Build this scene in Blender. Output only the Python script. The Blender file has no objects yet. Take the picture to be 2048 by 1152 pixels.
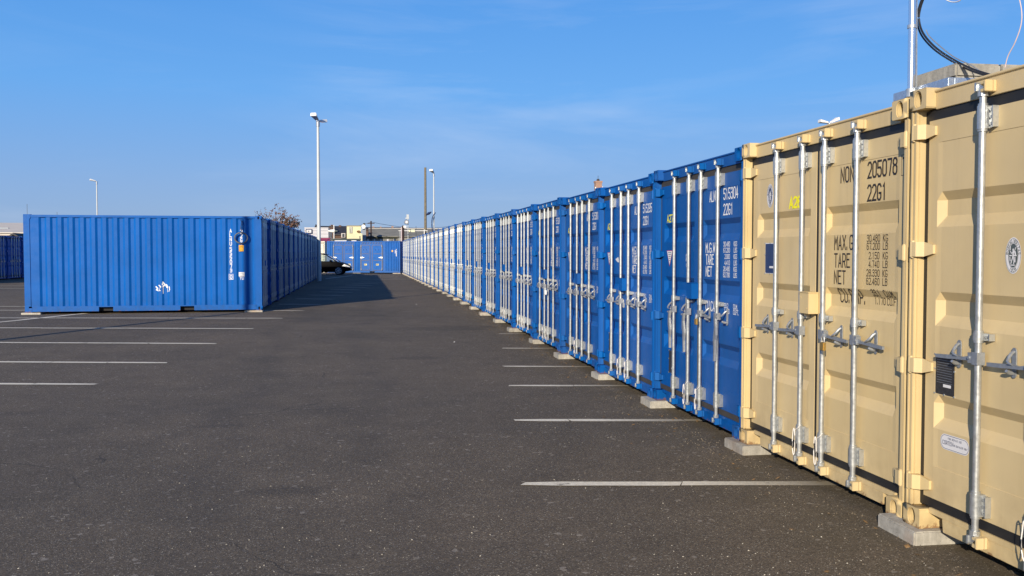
import bpy, bmesh, math, random
from mathutils import Vector, Matrix
random.seed(7)
R = math.radians
scn = bpy.context.scene
col = scn.collection

# ------------------------------------------------------------------ camera, sky, sun, exposure
CAM_H = 1.73
YAW, PITCH, FPX = 0.1634, math.atan(68 / 1826), 1826.0
cam_d = bpy.data.cameras.new('camera'); cam = bpy.data.objects.new('camera', cam_d); col.objects.link(cam)
cam.location = (0, 0, CAM_H); cam.rotation_euler = (R(90) - PITCH, 0, -YAW)
cam_d.sensor_width = 36; cam_d.lens = 36 * FPX / 2048; cam_d.clip_start = 0.05; cam_d.clip_end = 4000
scn.camera = cam

SKYK = 8.6
SUN_EL, SUN_AZ = 17.7, 208.4      # azimuth clockwise from +Y
world = bpy.data.worlds.new('World'); scn.world = world; world.use_nodes = True
wt = world.node_tree; wt.nodes.clear()
def WN(t, **k):
    n = wt.nodes.new(t)
    for a, b in k.items(): setattr(n, a, b)
    return n
sky = WN('ShaderNodeTexSky', sky_type='NISHITA', sun_disc=False)
sky.sun_elevation = R(SUN_EL); sky.sun_rotation = R(SUN_AZ); sky.altitude = 100
sky.air_density = 1.0; sky.dust_density = 0.3; sky.ozone_density = 3.0
tc = WN('ShaderNodeTexCoord'); mp = WN('ShaderNodeMapping'); mp.inputs['Location'].default_value = (0.3, 0.2, 1.1); mp.inputs['Rotation'].default_value = (R(6), R(-14), R(35)); mp.inputs['Scale'].default_value = (1.1, 2.6, 7.5)
wt.links.new(tc.outputs['Generated'], mp.inputs[0])
nz = WN('ShaderNodeTexNoise'); nz.inputs['Scale'].default_value = 1.6; nz.inputs['Detail'].default_value = 7; nz.inputs['Roughness'].default_value = 0.6; nz.inputs['Distortion'].default_value = 0.7
wt.links.new(mp.outputs[0], nz.inputs[0])
cr = WN('ShaderNodeMapRange'); cr.inputs[1].default_value = 0.47; cr.inputs[2].default_value = 0.80; cr.inputs[3].default_value = 0; cr.inputs[4].default_value = 0.24
wt.links.new(nz.outputs[0], cr.inputs[0])
# the camera renders this clear sky bluer than the model: blend with a plain elevation gradient, the same all round
sx = WN('ShaderNodeSeparateXYZ'); wt.links.new(tc.outputs['Generated'], sx.inputs[0])
rp = WN('ShaderNodeValToRGB'); wt.links.new(sx.outputs[2], rp.inputs[0]); E_ = rp.color_ramp.elements
E_[0].position = 0.0; E_[0].color = (0.250, 0.385, 0.640, 1); E_[1].position = 1.0; E_[1].color = (0.018, 0.070, 0.260, 1)
for p_, c_ in ((0.07,(0.215,0.385,0.730,1)),(0.17,(0.125,0.390,0.870,1)),(0.30,(0.070,0.310,0.820,1)),(0.55,(0.032,0.125,0.40,1))):
    e_ = E_.new(p_); e_.color = c_
sc_ = WN('ShaderNodeMix', data_type='RGBA', blend_type='MULTIPLY'); sc_.inputs['Factor'].default_value = 1; sc_.inputs['B'].default_value = (SKYK, SKYK, SKYK, 1)
wt.links.new(rp.outputs[0], sc_.inputs['A'])
sat = WN('ShaderNodeMix', data_type='RGBA'); sat.inputs['Factor'].default_value = 0.85
wt.links.new(sky.outputs[0], sat.inputs['A']); wt.links.new(sc_.outputs['Result'], sat.inputs['B'])
mx = WN('ShaderNodeMix', data_type='RGBA'); mx.inputs['B'].default_value = (6.6, 7.2, 8.2, 1)
nz2 = WN('ShaderNodeTexNoise'); nz2.inputs['Scale'].default_value = 2.2; nz2.inputs['Detail'].default_value = 3; mp2 = WN('ShaderNodeMapping'); mp2.inputs['Location'].default_value = (2.7, 0.4, 0.0); wt.links.new(tc.outputs['Generated'], mp2.inputs[0]); wt.links.new(mp2.outputs[0], nz2.inputs[0])
cr2 = WN('ShaderNodeMapRange'); cr2.inputs[1].default_value = 0.36; cr2.inputs[2].default_value = 0.56; wt.links.new(nz2.outputs[0], cr2.inputs[0])
mm = WN('ShaderNodeMath', operation='MULTIPLY'); wt.links.new(cr.outputs[0], mm.inputs[0]); wt.links.new(cr2.outputs[0], mm.inputs[1])
wt.links.new(mm.outputs[0], mx.inputs['Factor']); wt.links.new(sat.outputs['Result'], mx.inputs['A'])
bg = WN('ShaderNodeBackground'); bg.inputs[1].default_value = 0.1
wt.links.new(mx.outputs['Result'], bg.inputs[0])
wo = WN('ShaderNodeOutputWorld'); wt.links.new(bg.outputs[0], wo.inputs[0])

sd = bpy.data.lights.new('sun', 'SUN'); sun = bpy.data.objects.new('sun', sd); col.objects.link(sun)
sd.energy = 5.0; sd.angle = R(0.5); sd.color = (1.0, 0.87, 0.68)
az, el = R(SUN_AZ), R(SUN_EL)
sdir = Vector((math.sin(az) * math.cos(el), math.cos(az) * math.cos(el), math.sin(el)))
sun.rotation_euler = sdir.to_track_quat('Z', 'Y').to_euler()
scn.view_settings.view_transform = 'Standard'; scn.view_settings.look = 'None'
scn.view_settings.exposure = 0.25; scn.view_settings.gamma = 1.0; scn.view_settings.use_curve_mapping = False

# ------------------------------------------------------------------ materials
class NT:
    def __init__(s, name):
        s.m = bpy.data.materials.new(name); s.m.use_nodes = True; s.t = s.m.node_tree
        s.b = s.t.nodes['Principled BSDF']
    def n(s, t, ins=None, **k):
        o = s.t.nodes.new(t)
        for a, b in k.items(): setattr(o, a, b)
        for a, b in (ins or {}).items():
            if isinstance(b, bpy.types.NodeSocket): s.t.links.new(b, o.inputs[a])
            else: o.inputs[a].default_value = b
        return o
    def l(s, a, b): s.t.links.new(a, b)
    def mix(s, f, a, b, mode='MIX'):
        o = s.t.nodes.new('ShaderNodeMix'); o.data_type = 'RGBA'; o.blend_type = mode
        for k, v in (('Factor', f), ('A', a), ('B', b)):
            if isinstance(v, bpy.types.NodeSocket): s.l(v, o.inputs[k])
            else: o.inputs[k].default_value = v if k == 'Factor' else ((*v, 1) if len(v) == 3 else v)
        return o.outputs['Result']
    def noise(s, vec, scale, detail=4, rough=0.55, dist=0.0):
        return s.n('ShaderNodeTexNoise', {'Vector': vec, 'Scale': scale, 'Detail': detail, 'Roughness': rough, 'Distortion': dist}).outputs[0]
    def rng(s, v, a, b, c=0.0, d=1.0):
        return s.n('ShaderNodeMapRange', {0: v, 1: a, 2: b, 3: c, 4: d}).outputs[0]

def paint(name, base, rough=0.42, dirt=(0.09, 0.07, 0.05), dirt_amt=0.35, chip=None, bump=0.25, spec=0.5, low_dirt=True):
    q = NT(name)
    g = q.n('ShaderNodeTexCoord').outputs['Object']
    oi = q.n('ShaderNodeObjectInfo')
    oc = q.n('ShaderNodeSeparateColor', {0: oi.outputs['Color']})
    g = q.n('ShaderNodeVectorMath', {0: g, 1: q.n('ShaderNodeCombineXYZ', {0: q.rng(oc.outputs[1], 0, 1, 0, 40), 1: q.rng(oc.outputs[2], 0, 1, 0, 40)}).outputs[0]}, operation='ADD').outputs[0]
    big = q.noise(g, 1.3, 3)
    c = q.mix(q.rng(big, 0.3, 0.7), tuple(x * 0.88 for x in base), tuple(min(1, x * 1.08) for x in base))
    # vertical rain streaks of grime
    st = q.n('ShaderNodeMapping', {'Vector': g, 'Scale': (14, 14, 0.7)}).outputs[0]
    sn = q.noise(st, 1.0, 5, 0.65)
    sm = q.rng(sn, 0.52, 0.82, 0, dirt_amt)
    c = q.mix(sm, c, tuple(0.55 * b + 0.45 * d for b, d in zip(base, dirt)))
    # low down: splash grime
    sep = q.n('ShaderNodeSeparateXYZ', {0: g})
    low = q.rng(sep.outputs[2], 0.02, 0.5, 0.5 if low_dirt else 0.0, 0.0)
    lown = q.noise(g, 9, 5)
    lm = q.n('ShaderNodeMath', {0: low, 1: q.rng(lown, 0.35, 0.75)}, operation='MULTIPLY').outputs[0]
    c = q.mix(lm, c, dirt)
    if chip:
        v = q.noise(g, 34, 6, 0.7)
        cm = q.rng(v, 0.715, 0.735)
        c = q.mix(cm, c, chip)
        # rust creeping up from the bottom rails and under the top edge
        lo2 = q.rng(sep.outputs[2], 0.0, 0.09, 0.56 if low_dirt else 0.0, 0.0)
        rn = q.noise(g, 17, 6, 0.75)
        rm = q.n('ShaderNodeMath', {0: lo2, 1: rn}, operation='ADD').outputs[0]
        c = q.mix(q.rng(rm, 0.93, 1.03, 0, 0.75), c, (0.17, 0.07, 0.03))
        # broad scuffs where the gloss has gone
        sc = q.n('ShaderNodeMapping', {'Vector': g, 'Scale': (2.0, 2.0, 5.0)}).outputs[0]
        c = q.mix(q.rng(q.noise(sc, 2.2, 8, 0.72), 0.60, 0.74, 0, 0.13), c, tuple(min(1, 0.75*x+0.12) for x in base))
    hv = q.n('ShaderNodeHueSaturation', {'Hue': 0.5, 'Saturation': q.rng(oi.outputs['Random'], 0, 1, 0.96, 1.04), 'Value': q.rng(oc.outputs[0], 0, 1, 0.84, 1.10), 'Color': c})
    q.l(hv.outputs[0], q.b.inputs['Base Color'])
    q.l(q.rng(q.noise(g, 6, 4), 0.3, 0.7, rough - 0.08, rough + 0.1), q.b.inputs['Roughness'])
    q.b.inputs['Specular IOR Level'].default_value = spec
    bp = q.n('ShaderNodeBump', {'Strength': bump, 'Distance': 0.02, 'Height': q.noise(g, 2.6, 3)})
    bp2 = q.n('ShaderNodeBump', {'Strength': 0.12, 'Distance': 0.001, 'Height': q.noise(g, 260, 2), 'Normal': bp.outputs[0]})
    q.l(bp2.outputs[0], q.b.inputs['Normal'])
    return q.m

def plain(name, base, rough=0.6, metal=0.0, var=0.12, scale=8, bump=0.0, spec=0.5):
    q = NT(name)
    g = q.n('ShaderNodeTexCoord').outputs['Object']
    f = q.rng(q.noise(g, scale, 5), 0.3, 0.7)
    c = q.mix(f, tuple(x * (1 - var) for x in base), tuple(min(1, x * (1 + var)) for x in base))
    q.l(c, q.b.inputs['Base Color'])
    q.b.inputs['Roughness'].default_value = rough; q.b.inputs['Metallic'].default_value = metal
    q.b.inputs['Specular IOR Level'].default_value = spec
    if bump:
        bp = q.n('ShaderNodeBump', {'Strength': bump, 'Distance': 0.01, 'Height': q.noise(g, scale * 3, 4)})
        q.l(bp.outputs[0], q.b.inputs['Normal'])
    return q.m

def galvanised(name, base=(0.52, 0.54, 0.545), metal=0.72, rough=0.38):
    q = NT(name)
    g = q.n('ShaderNodeTexCoord').outputs['Object']
    v = q.n('ShaderNodeTexVoronoi', {'Vector': g, 'Scale': 70}).outputs['Color']
    sp = q.n('ShaderNodeSeparateColor', {0: v}).outputs[0]
    c = q.mix(sp, tuple(x * 0.90 for x in base), tuple(min(1, x * 1.06) for x in base))
    c = q.mix(q.rng(q.noise(g, 11, 5, 0.7), 0.60, 0.75, 0, 0.35), c, tuple(x*0.62 for x in base))
    oc = q.n('ShaderNodeSeparateColor', {0: q.n('ShaderNodeObjectInfo').outputs['Color']})
    hv = q.n('ShaderNodeHueSaturation', {'Value': q.rng(oc.outputs[0], 0, 1, 0.72, 1.08), 'Color': c})
    q.l(hv.outputs[0], q.b.inputs['Base Color'])
    q.l(q.rng(q.noise(g, 25, 4), 0.3, 0.7, rough - 0.08, rough + 0.14), q.b.inputs['Roughness'])
    q.b.inputs['Metallic'].default_value = metal
    bp = q.n('ShaderNodeBump', {'Strength': 0.08, 'Distance': 0.001, 'Height': q.noise(g, 60, 3)})
    q.l(bp.outputs[0], q.b.inputs['Normal'])
    return q.m

def concrete(name, base=(0.42, 0.40, 0.36)):
    q = NT(name)
    g = q.n('ShaderNodeTexCoord').outputs['Object']
    ge = q.n('ShaderNodeNewGeometry').outputs['Position']
    st = q.n('ShaderNodeMapping', {'Vector': ge, 'Scale': (30, 30, 3)}).outputs[0]
    c = q.mix(q.rng(q.noise(ge, 14, 6, 0.7), 0.3, 0.7), tuple(x * 0.72 for x in base), tuple(x * 1.2 for x in base))
    c = q.mix(q.rng(q.noise(st, 1, 4), 0.45, 0.75, 0, 0.5), c, tuple(x * 0.5 for x in base))
    c = q.mix(q.rng(q.noise(ge, 2.3, 3), 0.56, 0.72, 0, 0.6), c, (0.30, 0.17, 0.09))
    c = q.mix(q.rng(q.noise(ge, 5.5, 6, 0.7), 0.52, 0.70, 0, 0.55), c, tuple(x*0.45 for x in base))
    c = q.mix(q.rng(q.noise(ge, 80, 2), 0.64, 0.70, 0, 0.6), c, tuple(x*0.35 for x in base))
    hv = q.n('ShaderNodeHueSaturation', {'Value': q.rng(q.n('ShaderNodeObjectInfo').outputs['Random'], 0, 1, 0.78, 1.12), 'Color': c})
    q.l(hv.outputs[0], q.b.inputs['Base Color']); q.b.inputs['Roughness'].default_value = 0.9
    bp = q.n('ShaderNodeBump', {'Strength': 0.5, 'Distance': 0.004, 'Height': q.noise(ge, 60, 6, 0.7)})
    q.l(bp.outputs[0], q.b.inputs['Normal'])
    return q.m

def asphalt():
    q = NT('asphalt')
    g = q.n('ShaderNodeNewGeometry').outputs['Position']
    fine = q.n('ShaderNodeTexVoronoi', {'Vector': g, 'Scale': 150}).outputs['Color']
    fr = q.n('ShaderNodeSeparateColor', {0: fine})
    c = q.mix(q.rng(fr.outputs[0], 0, 1, 0, 1), (0.064, 0.052, 0.037), (0.186, 0.151, 0.106))
    # pale chips in the aggregate
    chips = q.rng(fr.outputs[1], 0.955, 0.965)
    c = q.mix(q.n('ShaderNodeMath', {0: chips, 1: 0.6}, operation='MULTIPLY').outputs[0], c, (0.50, 0.46, 0.36))
    mid = q.n('ShaderNodeTexVoronoi', {'Vector': g, 'Scale': 34}).outputs['Color']
    mr = q.n('ShaderNodeSeparateColor', {0: mid})
    c = q.mix(q.n('ShaderNodeMath', {0: q.rng(mr.outputs[1], 0.988, 0.992), 1: 0.5}, operation='MULTIPLY').outputs[0], c, (0.40, 0.36, 0.30))
    # broad wear: bleached and dark areas, browner along the row
    b1 = q.noise(g, 0.22, 6, 0.62, 0.3)
    c = q.mix(1.0, c, q.n('ShaderNodeCombineColor', {0: q.rng(b1, 0.3, 0.7, 0.78, 1.22), 1: q.rng(b1, 0.3, 0.7, 0.79, 1.18), 2: q.rng(b1, 0.3, 0.7, 0.80, 1.14)}).outputs[0], 'MULTIPLY')
    b2 = q.noise(g, 1.9, 5, 0.6)
    c = q.mix(1.0, c, q.n('ShaderNodeCombineColor', {0: q.rng(b2, 0.3, 0.7, 0.88, 1.12), 1: q.rng(b2, 0.3, 0.7, 0.88, 1.12), 2: q.rng(b2, 0.3, 0.7, 0.88, 1.12)}).outputs[0], 'MULTIPLY')
    sep = q.n('ShaderNodeSeparateXYZ', {0: g})
    # dirt washed from under the containers along the row
    ed = q.rng(sep.outputs[0], 2.2, 3.3, 0.0, 0.55)
    em = q.n('ShaderNodeMath', {0: ed, 1: q.rng(q.noise(g, 2.5, 5, 0.65), 0.38, 0.66)}, operation='MULTIPLY').outputs[0]
    c = q.mix(em, c, (0.085, 0.068, 0.036))
    wob = q.rng(q.noise(g, 0.09, 2), 0.3, 0.7, -0.9, 0.9)
    xx = q.n('ShaderNodeMath', {0: sep.outputs[0], 1: wob}, operation='ADD').outputs[0]
    for tx in (-1.5, 0.15):
        dd = q.n('ShaderNodeMath', {0: q.n('ShaderNodeMath', {0: xx, 1: tx}, operation='SUBTRACT').outputs[0]}, operation='ABSOLUTE').outputs[0]
        tm = q.n('ShaderNodeMath', {0: q.rng(dd, 0.05, 0.42, 0.26, 0.0), 1: q.rng(q.noise(g, 0.8, 4), 0.35, 0.6)}, operation='MULTIPLY').outputs[0]
        c = q.mix(tm, c, (0.045, 0.040, 0.034))
    # hairline cracks and repaired patches
    cv = q.n('ShaderNodeTexVoronoi', {'Vector': q.n('ShaderNodeVectorMath', {0: g, 1: q.n('ShaderNodeTexNoise', {'Vector': g, 'Scale': 0.9, 'Detail': 6}).outputs['Color']}, operation='ADD').outputs[0], 'Scale': 0.16}, feature='DISTANCE_TO_EDGE').outputs['Distance']
    ck = q.n('ShaderNodeMath', {0: q.rng(cv, 0.0008, 0.0022, 0.55, 0.0), 1: q.rng(q.noise(g, 0.35, 3), 0.50, 0.56)}, operation='MULTIPLY').outputs[0]
    c = q.mix(ck, c, (0.016, 0.014, 0.012))
    # oil stains
    for (sx, sy, r) in ((-0.55, 6.75, 0.24), (1.9, 20.6, 0.9), (-1.4, 9.5, 0.18), (0.9, 15.2, 0.35), (-3.9, 10.6, 0.3), (0.2, 24.5, 0.5)):
        d = q.n('ShaderNodeVectorMath', {0: g, 1: (sx, sy, 0.0)}, operation='SUBTRACT').outputs[0]
        d = q.n('ShaderNodeVectorMath', {0: d, 1: (0.6, 1.4, 0.0)}, operation='MULTIPLY').outputs[0]
        L = q.n('ShaderNodeVectorMath', {0: d}, operation='LENGTH').outputs['Value']
        L = q.n('ShaderNodeMath', {0: L, 1: q.rng(q.noise(g, 6, 3), 0.3, 0.7, -0.06, 0.06)}, operation='ADD').outputs[0]
        c = q.mix(q.rng(L, r * 0.5, r * 1.1, 0.26, 0.0), c, (0.018, 0.018, 0.018))
    q.l(c, q.b.inputs['Base Color'])
    q.l(q.rng(fr.outputs[2], 0, 1, 0.68, 0.98), q.b.inputs['Roughness'])
    q.b.inputs['Specular IOR Level'].default_value = 0.35
    h = q.n('ShaderNodeMath', {0: q.n('ShaderNodeTexVoronoi', {'Vector': g, 'Scale': 150}).outputs['Distance'], 1: q.noise(g, 30, 4)}, operation='ADD').outputs[0]
    bp = q.n('ShaderNodeBump', {'Strength': 0.55, 'Distance': 0.005, 'Height': h})
    q.l(bp.outputs[0], q.b.inputs['Normal'])
    return q.m

def linepaint():
    q = NT('worn_white_line')
    g = q.n('ShaderNodeNewGeometry').outputs['Position']
    c = q.mix(q.rng(q.noise(g, 40, 5, 0.7), 0.35, 0.7), (0.90, 0.84, 0.68), (0.62, 0.57, 0.46))
    c = q.mix(q.rng(q.noise(g, 6, 6, 0.75), 0.585, 0.66, 0, 0.7), c, (0.13, 0.115, 0.09))
    sep = q.n('ShaderNodeSeparateXYZ', {0: g})
    c = q.mix(q.rng(sep.outputs[0], 2.4, 3.4, 0, 0.8), c, (0.14, 0.11, 0.065))
    q.l(c, q.b.inputs['Base Color']); q.b.inputs['Roughness'].default_value = 0.8
    q.l(q.n('ShaderNodeBump', {'Strength': 0.5, 'Distance': 0.004, 'Height': q.noise(g, 120, 4)}).outputs[0], q.b.inputs['Normal'])
    return q.m

def brick(name, a=(0.13, 0.065, 0.042), b=(0.08, 0.045, 0.032), mortar=(0.12, 0.10, 0.085)):
    q = NT(name)
    g = q.n('ShaderNodeTexCoord').outputs['Object']
    s = q.n('ShaderNodeSeparateXYZ', {0: g})
    xy = q.n('ShaderNodeMath', {0: s.outputs[0], 1: s.outputs[1]}, operation='ADD').outputs[0]
    v = q.n('ShaderNodeCombineXYZ', {0: xy, 1: s.outputs[2]}).outputs[0]
    t = q.n('ShaderNodeTexBrick', {'Vector': v, 'Color1': (*a, 1), 'Color2': (*b, 1), 'Mortar': (*mortar, 1), 'Scale': 4.0, 'Mortar Size': 0.02})
    q.l(t.outputs[0], q.b.inputs['Base Color']); q.b.inputs['Roughness'].default_value = 0.9
    return q.m

BLUE = paint('blue_container_paint', (0.0004, 0.090, 0.365), rough=0.5, dirt=(0.02, 0.05, 0.11), dirt_amt=0.30, spec=0.2, chip=(0.10, 0.04, 0.02))
TAN = paint('tan_container_paint', (0.60, 0.470, 0.250), rough=0.5, dirt=(0.22, 0.15, 0.08), dirt_amt=0.36, chip=(0.42, 0.30, 0.16))
BLUE_F = paint('blue_fitting_paint', (0.0005, 0.098, 0.36), rough=0.5, dirt=(0.05, 0.07, 0.11), dirt_amt=0.3, chip=(0.10, 0.04, 0.02), spec=0.2, low_dirt=False)
TAN_F = paint('tan_fitting_paint', (0.60, 0.470, 0.250), rough=0.5, dirt=(0.22, 0.15, 0.08), dirt_amt=0.36, chip=(0.42, 0.30, 0.16), low_dirt=False)
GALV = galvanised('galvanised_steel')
ZINC = galvanised('bright_zinc', (0.51, 0.54, 0.55), 0.72, 0.36)
FORGED = galvanised('dull_forged_steel', (0.37, 0.40, 0.44), 0.6, 0.42)
FITB = galvanised('grey_cast_fitting', (0.46, 0.48, 0.50), 0.6, 0.4)
RUBBER = plain('black_rubber', (0.012, 0.012, 0.013), 0.55)
RUBBER_G = plain('dusty_rubber', (0.045, 0.040, 0.036), 0.7)
DARK = plain('painted_void_shade', (0.01, 0.01, 0.012), 0.8)  # near-black colour standing in for the shade inside holes and hollows
WHITE = plain('white_print', (0.75, 0.77, 0.80), 0.5, var=0.05)
BLACKP = plain('black_print', (0.02, 0.014, 0.012), 0.55, var=0.1)
YELLOWP = plain('yellow_spray', (0.90, 0.84, 0.01), 0.6, var=0.1, scale=60)
STICKW = plain('white_sticker', (0.70, 0.70, 0.72), 0.4, var=0.04)
STICKG = plain('grey_green_print', (0.07, 0.09, 0.09), 0.5)
NAVY = plain('navy_plate', (0.02, 0.04, 0.12), 0.4)
PLATE = plain('dark_data_plate', (0.045, 0.045, 0.05), 0.35, 0.3, var=0.25, scale=60)
PINK = plain('red_border_print', (0.55, 0.08, 0.10), 0.5)
ORANGE = plain('orange_sticker', (0.85, 0.42, 0.02), 0.45, var=0.04)
BRASS = plain('brass', (0.62, 0.42, 0.14), 0.32, 0.8, spec=0.6)
CONC = concrete('pale_concrete', (0.43,0.41,0.36))
CONC2 = concrete('weathered_concrete', (0.40, 0.385, 0.34))
ASPH = asphalt()
LINE = linepaint()
WIRE = plain('white_wire', (0.72, 0.70, 0.68), 0.5)
CABLE = plain('black_cable', (0.018, 0.018, 0.02), 0.38)
ALU = plain('polished_aluminium', (0.78, 0.79, 0.82), 0.22, 0.9, var=0.04)
LAMPG = plain('lamp_grey', (0.50, 0.53, 0.54), 0.45, 0.1, var=0.06, scale=2)
LAMPW = plain('lamp_white', (0.80, 0.80, 0.78), 0.4, var=0.03)
GLASSY = plain('lamp_glass', (0.25, 0.27, 0.28), 0.15)
WOODP = plain('weathered_pole_wood', (0.17, 0.145, 0.10), 0.85, var=0.25, scale=6, bump=0.3)
WOODD = plain('dark_pole_wood', (0.05, 0.03, 0.028), 0.85, var=0.2, scale=6)
CAR = plain('black_car_paint', (0.003, 0.003, 0.004), 0.3, 0.0, var=0.05, spec=0.02)
TYRE = plain('tyre', (0.015, 0.015, 0.015), 0.85)
RIM = plain('silver_rim', (0.5, 0.5, 0.52), 0.35, 0.6)
CREAM = paint('cream_container_paint', (0.78, 0.74, 0.62), rough=0.5, dirt_amt=0.15, dirt=(0.4, 0.35, 0.28))
SLATE = plain('dark_slate', (0.035, 0.035, 0.042), 0.7, var=0.25, scale=1.5)
BRICK = brick('brown_brick')
BRICK2 = brick('pinkish_brick', (0.38, 0.20, 0.14), (0.30, 0.17, 0.12), (0.42, 0.36, 0.30))
YWALL = plain('pale_yellow_render', (0.66, 0.61, 0.40), 0.85, var=0.05, scale=2)
GREYW = plain('grey_render', (0.22, 0.22, 0.20), 0.9, var=0.18, scale=1.0)
GREYR = plain('grey_fibre_roof', (0.20, 0.20, 0.18), 0.9, var=0.2, scale=1.2)
CLAD = plain('white_cladding', (0.52, 0.52, 0.56), 0.5, var=0.06, scale=1.0)
CLADL = plain('cream_shed_cladding', (0.62, 0.57, 0.50), 0.6, var=0.05, scale=0.6)
REDM = plain('red_sheet', (0.50, 0.02, 0.03), 0.4)
WINDOWM = plain('window_glass', (0.06, 0.07, 0.08), 0.1)
GREENG = plain('green_grey_sheet', (0.10, 0.13, 0.13), 0.6, var=0.15)
BARK = plain('bark', (0.20, 0.17, 0.14), 0.9, var=0.2)
LEAFR = plain('russet_leaf', (0.16, 0.085, 0.055), 0.7, var=0.35, scale=3)
LEAFY = plain('yellow_green_leaf', (0.28, 0.24, 0.05), 0.7, var=0.35, scale=2)

# glass for the car
_q = NT('car_glass'); _q.b.inputs['Base Color'].default_value = (0.55, 0.65, 0.62, 1); _q.b.inputs['Roughness'].default_value = 0.03
_q.b.inputs['Transmission Weight'].default_value = 0.85; _q.b.inputs['IOR'].default_value = 1.1; GLASS = _q.m

# ------------------------------------------------------------------ mesh helpers
class MB:
    def __init__(s): s.v = []; s.f = []; s.mi = []; s.m = 0
    def mat(s, i): s.m = i; return s
    def add(s, vs, fs):
        b = len(s.v); s.v += [tuple(v) for v in vs]
        for f in fs: s.f.append(tuple(b + i for i in f)); s.mi.append(s.m)
        return s
    def box(s, x0, x1, y0, y1, z0, z1):
        if x0 > x1: x0, x1 = x1, x0
        if y0 > y1: y0, y1 = y1, y0
        if z0 > z1: z0, z1 = z1, z0
        return s.add([(x0,y0,z0),(x1,y0,z0),(x1,y1,z0),(x0,y1,z0),(x0,y0,z1),(x1,y0,z1),(x1,y1,z1),(x0,y1,z1)],
                     [(3,2,1,0),(4,5,6,7),(0,1,5,4),(1,2,6,5),(2,3,7,6),(3,0,4,7)])
    def prism(s, poly, axis, a, b):
        # poly in the other two axes (counter-clockwise seen from +axis for xyz order)
        n = len(poly)
        def P(p, t):
            if axis == 'x': return (t, p[0], p[1])
            if axis == 'y': return (p[0], t, p[1])
            return (p[0], p[1], t)
        vs = [P(p, a) for p in poly] + [P(p, b) for p in poly]
        fs = [tuple(range(n))[::-1], tuple(range(n, 2*n))] + [(i, (i+1) % n, n+(i+1) % n, n+i) for i in range(n)]
        return s.add(vs, fs)
    def tube(s, pts, r, n=10, caps=True):
        pts = [Vector(p) for p in pts]
        rs = r if isinstance(r, (list, tuple)) else [r] * len(pts)
        rings = []
        up = None
        for i, p in enumerate(pts):
            d = (pts[min(i+1, len(pts)-1)] - pts[max(i-1, 0)]).normalized()
            if up is None:
                up = Vector((0,0,1)) if abs(d.z) < 0.9 else Vector((1,0,0))
            a = d.cross(up).normalized(); b = d.cross(a).normalized(); up = b.cross(d).normalized() * 1 if False else up
            rings.append([p + (a * math.cos(2*math.pi*k/n) + b * math.sin(2*math.pi*k/n)) * rs[i] for k in range(n)])
        vs = [v for rg in rings for v in rg]; fs = []
        for i in range(len(pts)-1):
            for k in range(n):
                fs.append((i*n+k, i*n+(k+1) % n, (i+1)*n+(k+1) % n, (i+1)*n+k))
        if caps: fs.append(tuple(range(n))[::-1]); fs.append(tuple((len(pts)-1)*n + k for k in range(n)))
        return s.add(vs, fs)
    def mesh(s, name, mats, bevel=0, smooth=None):
        me = bpy.data.meshes.new(name)
        me.from_pydata(s.v, [], s.f)
        if not isinstance(mats, (list, tuple)): mats = [mats]
        for m in mats: me.materials.append(m)
        for p, i in zip(me.polygons, s.mi): p.material_index = i
        bm = bmesh.new(); bm.from_mesh(me)
        bmesh.ops.recalc_face_normals(bm, faces=bm.faces)
        if bevel:
            ed = [e for e in bm.edges if len(e.link_faces) == 2 and e.calc_face_angle(0) > 0.6]
            bmesh.ops.bevel(bm, geom=ed, offset=bevel, segments=2, affect='EDGES', clamp_overlap=True)
        bm.to_mesh(me); bm.free()
        if smooth:
            me.shade_smooth(); me.set_sharp_from_angle(angle=R(smooth))
        return me

def link(name, me, parent=None, loc=None, rotz=None):
    o = bpy.data.objects.new(name, me); col.objects.link(o)
    if parent: o.parent = parent
    if loc is not None: o.location = loc
    if rotz is not None: o.rotation_euler = (0, 0, rotz)
    return o
def tag(o, label=None, cat=None, group=None, kind=None):
    if label: o['label'] = label
    if cat: o['category'] = cat
    if group: o['group'] = group
    if kind: o['kind'] = kind
    return o
def empty(name, loc=(0,0,0), rotz=0):
    o = bpy.data.objects.new(name, None); col.objects.link(o); o.location = loc; o.rotation_euler = (0,0,rotz); o.empty_display_size = 0.2
    return o
def copy_tree(o, parent=None):
    c = o.copy(); col.objects.link(c)
    if parent: c.parent = parent
    for ch in KIDS.get(o.name, []): copy_tree(ch, c)
    return c
KIDS = {}
def kids(root):
    def rec(o):
        KIDS[o.name] = list(o.children)
        for c in o.children: rec(c)
    rec(root)

# world points from bearing and distance (the place surveyed from the camera's standpoint)
_cp, _sp = math.cos(PITCH), math.sin(PITCH)
_F = Vector((math.sin(YAW)*_cp, math.cos(YAW)*_cp, -_sp)); _Rt = Vector((math.cos(YAW), -math.sin(YAW), 0)); _U = _Rt.cross(_F)
def at(px, py, Y):
    r = _F * FPX + _Rt * (px - 1024) - _U * (py - 576)
    t = Y / r.y
    return Vector((r.x * t, Y, CAM_H + r.z * t))

# ------------------------------------------------------------------ ground
GP = [(-30,0.05),(5,0.024),(7.5,0.006),(10,-0.002),(12.5,-0.02),(15,-0.01),(17.5,0.008),(20,0.026),(22.5,0.046),(25,0.06),(28,0.083),(31,0.102),(36,0.12),(50,0.13),(75,0.12),(120,0.12)]
def G1(y):
    if y <= GP[0][0]: return GP[0][1]
    for (a, ga), (b, gb) in zip(GP, GP[1:]):
        if y <= b: return ga + (gb-ga) * (y-a)/(b-a)
    return GP[-1][1]
def sstep(t): t = max(0, min(1, t)); return t*t*(3-2*t)
def gz(x, y): return G1(y) + 0.07 * sstep((2.6-x)/5.0) * sstep((y-10)/12) * sstep((x+60)/20)

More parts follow.
